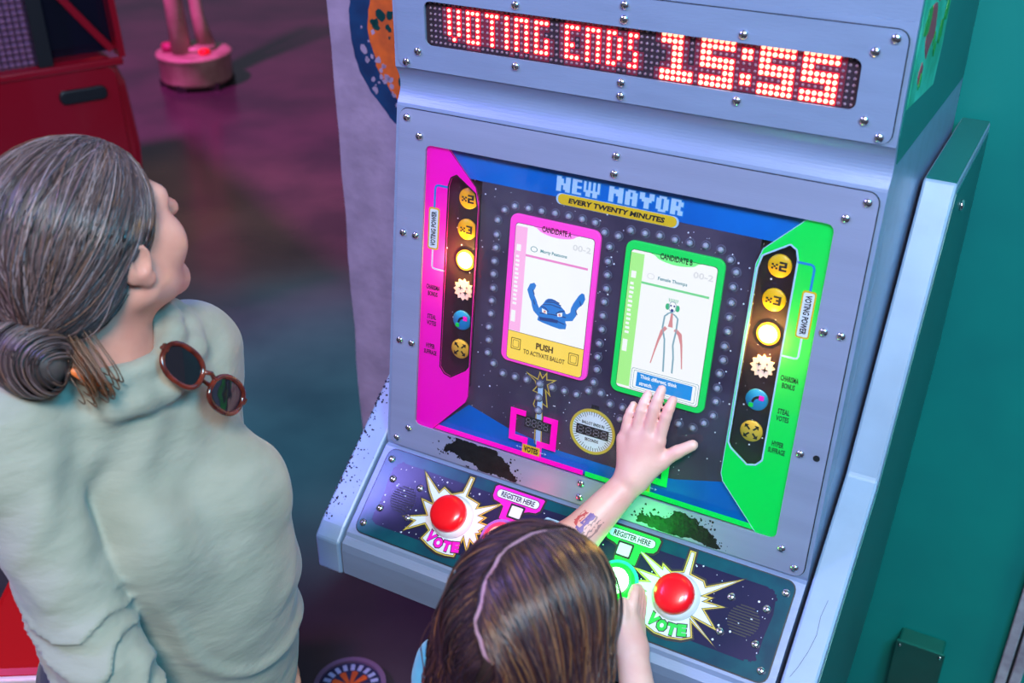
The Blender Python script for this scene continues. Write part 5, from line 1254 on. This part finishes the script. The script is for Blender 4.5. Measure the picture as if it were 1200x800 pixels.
# finger nails
for n_, (k, m, t) in KN.items():
    c = SCp(t[0] + 0.3, t[1] - 1.5, t[2] + 5.2)
    o = build('nail', MB().lathe([(0.0040, 0.0), (0.0036, 0.0007), (0.0005, 0.0011)], 12, Matrix.Translation(c) @ (CABM.to_3x3() @ SCM.to_3x3() @ Matrix.Rotation(R(-24), 3, 'X')).to_4x4() @ Matrix.Diagonal((0.9, 1.25, 1, 1))), mat('nail_pink', s2l((236, 186, 180)), 0.3), girl); place(o, girl)
# temporary tattoo: small patches of ink lying on the forearm skin
ax = (elL - wrL).normalized(); vw = Vector((0.05, -0.75, 0.66)); out = (vw - ax * vw.dot(ax)).normalized(); acr = ax.cross(out)
def arm_pt(s_, a):
    base = wrL + (elL - wrL) * s_; d = (out * math.cos(a) + acr * math.sin(a)).normalized()
    r_ = shoot(GSKIN, np.array(base), np.array([d]), 0.005, 0.06)[0]; return base + d * (r_ + 0.0005)
M['tat_red'] = mat('tattoo_red', s2l((206, 84, 84)), 0.5); M['tat_violet'] = mat('tattoo_violet', s2l((126, 92, 150)), 0.5); M['tat_grey'] = mat('tattoo_grey', s2l((170, 124, 122)), 0.5)
def tat(name, s0, s1, a0, a1, mt, jag=0.0, seed=1, ns=6, na=6):
    qq = random.Random(seed); vs = []; fs = []
    for i in range(ns + 1):
        for j in range(na + 1): vs.append(arm_pt(s0 + (s1 - s0) * i / ns + qq.uniform(-jag, jag) * 0.01, a0 + (a1 - a0) * j / na + qq.uniform(-jag, jag) * 0.1))
    for i in range(ns):
        for j in range(na): 
            if jag and qq.random() < 0.25: continue
            fs.append([i * (na + 1) + j, i * (na + 1) + j + 1, (i + 1) * (na + 1) + j + 1, (i + 1) * (na + 1) + j])
    place(build(name, MB().add(vs, fs), M[mt], girl), girl)
TA = 0.0
tat('tattoo_red_part', 0.36, 0.48, TA + 0.50, TA + 0.80, 'tat_red', 0.6, 2); tat('tattoo_violet_part', 0.34, 0.50, TA + 0.12, TA + 0.44, 'tat_violet', 0.6, 3)
for k in range(3): tat('tattoo_grey_line', 0.33, 0.50, TA - 0.02 - 0.2 * k, TA + 0.07 - 0.2 * k, 'tat_grey', 0.8, 5 + k, 8, 2)

# long hair, parted from the right front to the left back
HG = Field(); hr = GT.to_3x3()
def gp(x, y, z): return GT @ Vector((x, y, z))
HG.el(gp(0, -0.018, 0.036), (0.082, 0.099, 0.088), hr, 0.02)
HG.el(gp(0, -0.055, -0.05), (0.078, 0.055, 0.09), hr, 0.03)
HG.rc(gp(0, -0.075, -0.06), gp(0, -0.095, -0.20), 0.055, 0.045, 0.03)
for e in (1, -1): HG.rc(gp(e * 0.068, -0.035, 0.0), gp(e * 0.072, -0.060, -0.19), 0.028, 0.020, 0.03)
nrm = hr @ Vector((0, 1, -0.5)).normalized(); HG.half(nrm, float(nrm.dot(gp(0, 0.040, 0.0))), 0.012)
HG.el(gp(0.080, 0.004, -0.02), (0.02, 0.024, 0.036), hr, 0.006, '-'); HG.el(gp(-0.080, 0.004, -0.02), (0.02, 0.024, 0.036), hr, 0.006, '-')
skin(HG, 0.0036, 'hair', M['hair_g'], girl)
hc = np.array(gp(0, -0.018, 0.03)); HRm = np.array(hr)
ctrl = [np.array(p) - np.array((0, -0.018, 0.03)) for p in ((0.026, 0.078, 0.075), (0.010, 0.035, 0.115), (-0.012, -0.02, 0.12), (-0.022, -0.064, 0.095), (-0.012, -0.090, 0.070), (0.004, -0.105, 0.045))]
def part(t):
    f = t * (len(ctrl) - 1); i = min(int(f), len(ctrl) - 2); a = f - i; return unit(ctrl[i] * (1 - a) + ctrl[i + 1] * a)
q = np.random.RandomState(11); paths = []; cols = []; DWS = []
tone_g = [s2l((62, 42, 46)), s2l((50, 34, 40)), s2l((84, 56, 48)), s2l((126, 86, 56)), s2l((40, 28, 36))]
for k in range(2300):
    e = 1 if k % 2 else -1; t0 = min(1, q.rand() ** 0.85); v = part(t0)
    tan = unit(part(min(1, t0 + 0.05)) - part(max(0, t0 - 0.05))); sd = np.cross(tan, v) * (1 if np.cross(tan, v)[0] * e > 0 else -1)
    v = unit(v + sd * (0.035 + 0.03 * q.rand()))
    back = 0.15 + 0.95 * t0 + 0.12 * q.randn()
    end = unit((e * (1.0 - 1.15 * max(0, t0 - 0.25)) + (0.05 + 0.18 * max(0, t0 - 0.5)) * q.randn(), -back, -0.42 + 0.1 * q.randn())); m = 13; t = np.linspace(0, 1, m)
    D = slerp(v, end, t); mid = unit(sd + 0.25 * v); bow = 0.20 * np.sin(t * math.pi)
    D = D + bow[:, None] * mid + 0.010 * np.sin(t * 8 + 6 * q.rand())[:, None] * tan
    D /= np.linalg.norm(D, axis=1)[:, None]; DWS.append(D @ HRm.T); cols.append(np.array((0.98, 0.94, 1.06)) * np.array(tone_g[q.choice(5, p=[0.34, 0.28, 0.2, 0.04, 0.14] if e < 0 else [0.26, 0.2, 0.26, 0.18, 0.10])]) * (0.82 + 0.36 * q.rand()))
RA = shoot(HG, hc, np.concatenate(DWS), 0.05, 0.2).reshape(len(DWS), -1)
for Dw, r_ in zip(DWS, RA):
    t = np.linspace(0, 1, 13); lift = 0.0005 + 0.002 * q.rand() + (0.005 * np.sin(t * math.pi) if q.rand() < 0.05 else 0)
    pp_ = hc + Dw * (r_ + lift)[:, None]
    # hang down from ear height
    L_ = q.uniform(0.10, 0.24); n2_ = 9; tt2 = np.linspace(0, 1, n2_)[1:]
    o_ = pp_[-1]; outw = Dw[-1].copy(); outw[2] = 0; outw /= np.linalg.norm(outw)
    ph = 6 * q.rand(); am = 0.006 * q.rand()
    hang = o_ + outw * (0.012 * np.sin(tt2 * 2.0) - 0.012 * tt2)[:, None] + np.array([0, 0, -1.0]) * (L_ * tt2)[:, None] + np.stack([am * np.sin(tt2 * 7 + ph), am * np.cos(tt2 * 6 + ph), 0 * tt2], 1)
    paths.append(np.concatenate([pp_, hang]))
for k in range(40):                                     # wisps flying out on the left
    t = np.linspace(0, 1, 12); o_ = np.array(gp(-0.080 + 0.004 * q.randn(), -0.03 + 0.02 * q.randn(), 0.0 + 0.02 * q.randn()))
    d0 = HRm @ np.array((-1.0, 0.1 * q.randn(), 0)); paths.append(o_ + d0 * ((0.012 + 0.022 * q.rand()) * np.sin(t * 2.2))[:, None] + np.array([0, 0, -1.0]) * ((0.08 + 0.1 * q.rand()) * t)[:, None] + 0.004 * np.stack([np.sin(t * 9 + k), np.cos(t * 8 + k), 0 * t], 1))
    cols.append(np.array(s2l((120, 70, 70))) * (0.8 + 0.4 * q.rand()))
strands('hair_strands', paths, cols, 0.00085, girl, label='long brown strands falling from the parting')
pw = np.array([part(t) for t in np.linspace(0, 1, 26)]) @ HRm.T; pr_ = shoot(HG, hc, pw, 0.05, 0.2)
zz = np.linspace(0, 1, 26); zig = 0.0030 * np.sin(zz * 17) + 0.0018 * np.sin(zz * 41)
vs = []; fs = []
for i in range(26):
    tn = pw[min(i + 1, 25)] - pw[max(i - 1, 0)]; sd = np.cross(tn, pw[i]); sd /= np.linalg.norm(sd); c = hc + pw[i] * (pr_[i] + 0.0004)
    for e in (-1, 1): vs.append(Vector(c + sd * (zig[i] + e * (0.0021 if 0 < i < 25 else 0.0006))))
for i in range(25): fs.append([2 * i, 2 * i + 1, 2 * i + 3, 2 * i + 2])
place(build('scalp_parting', MB().add(vs, fs, True), mat('scalp', s2l((168, 126, 136)), 0.5), girl), girl)
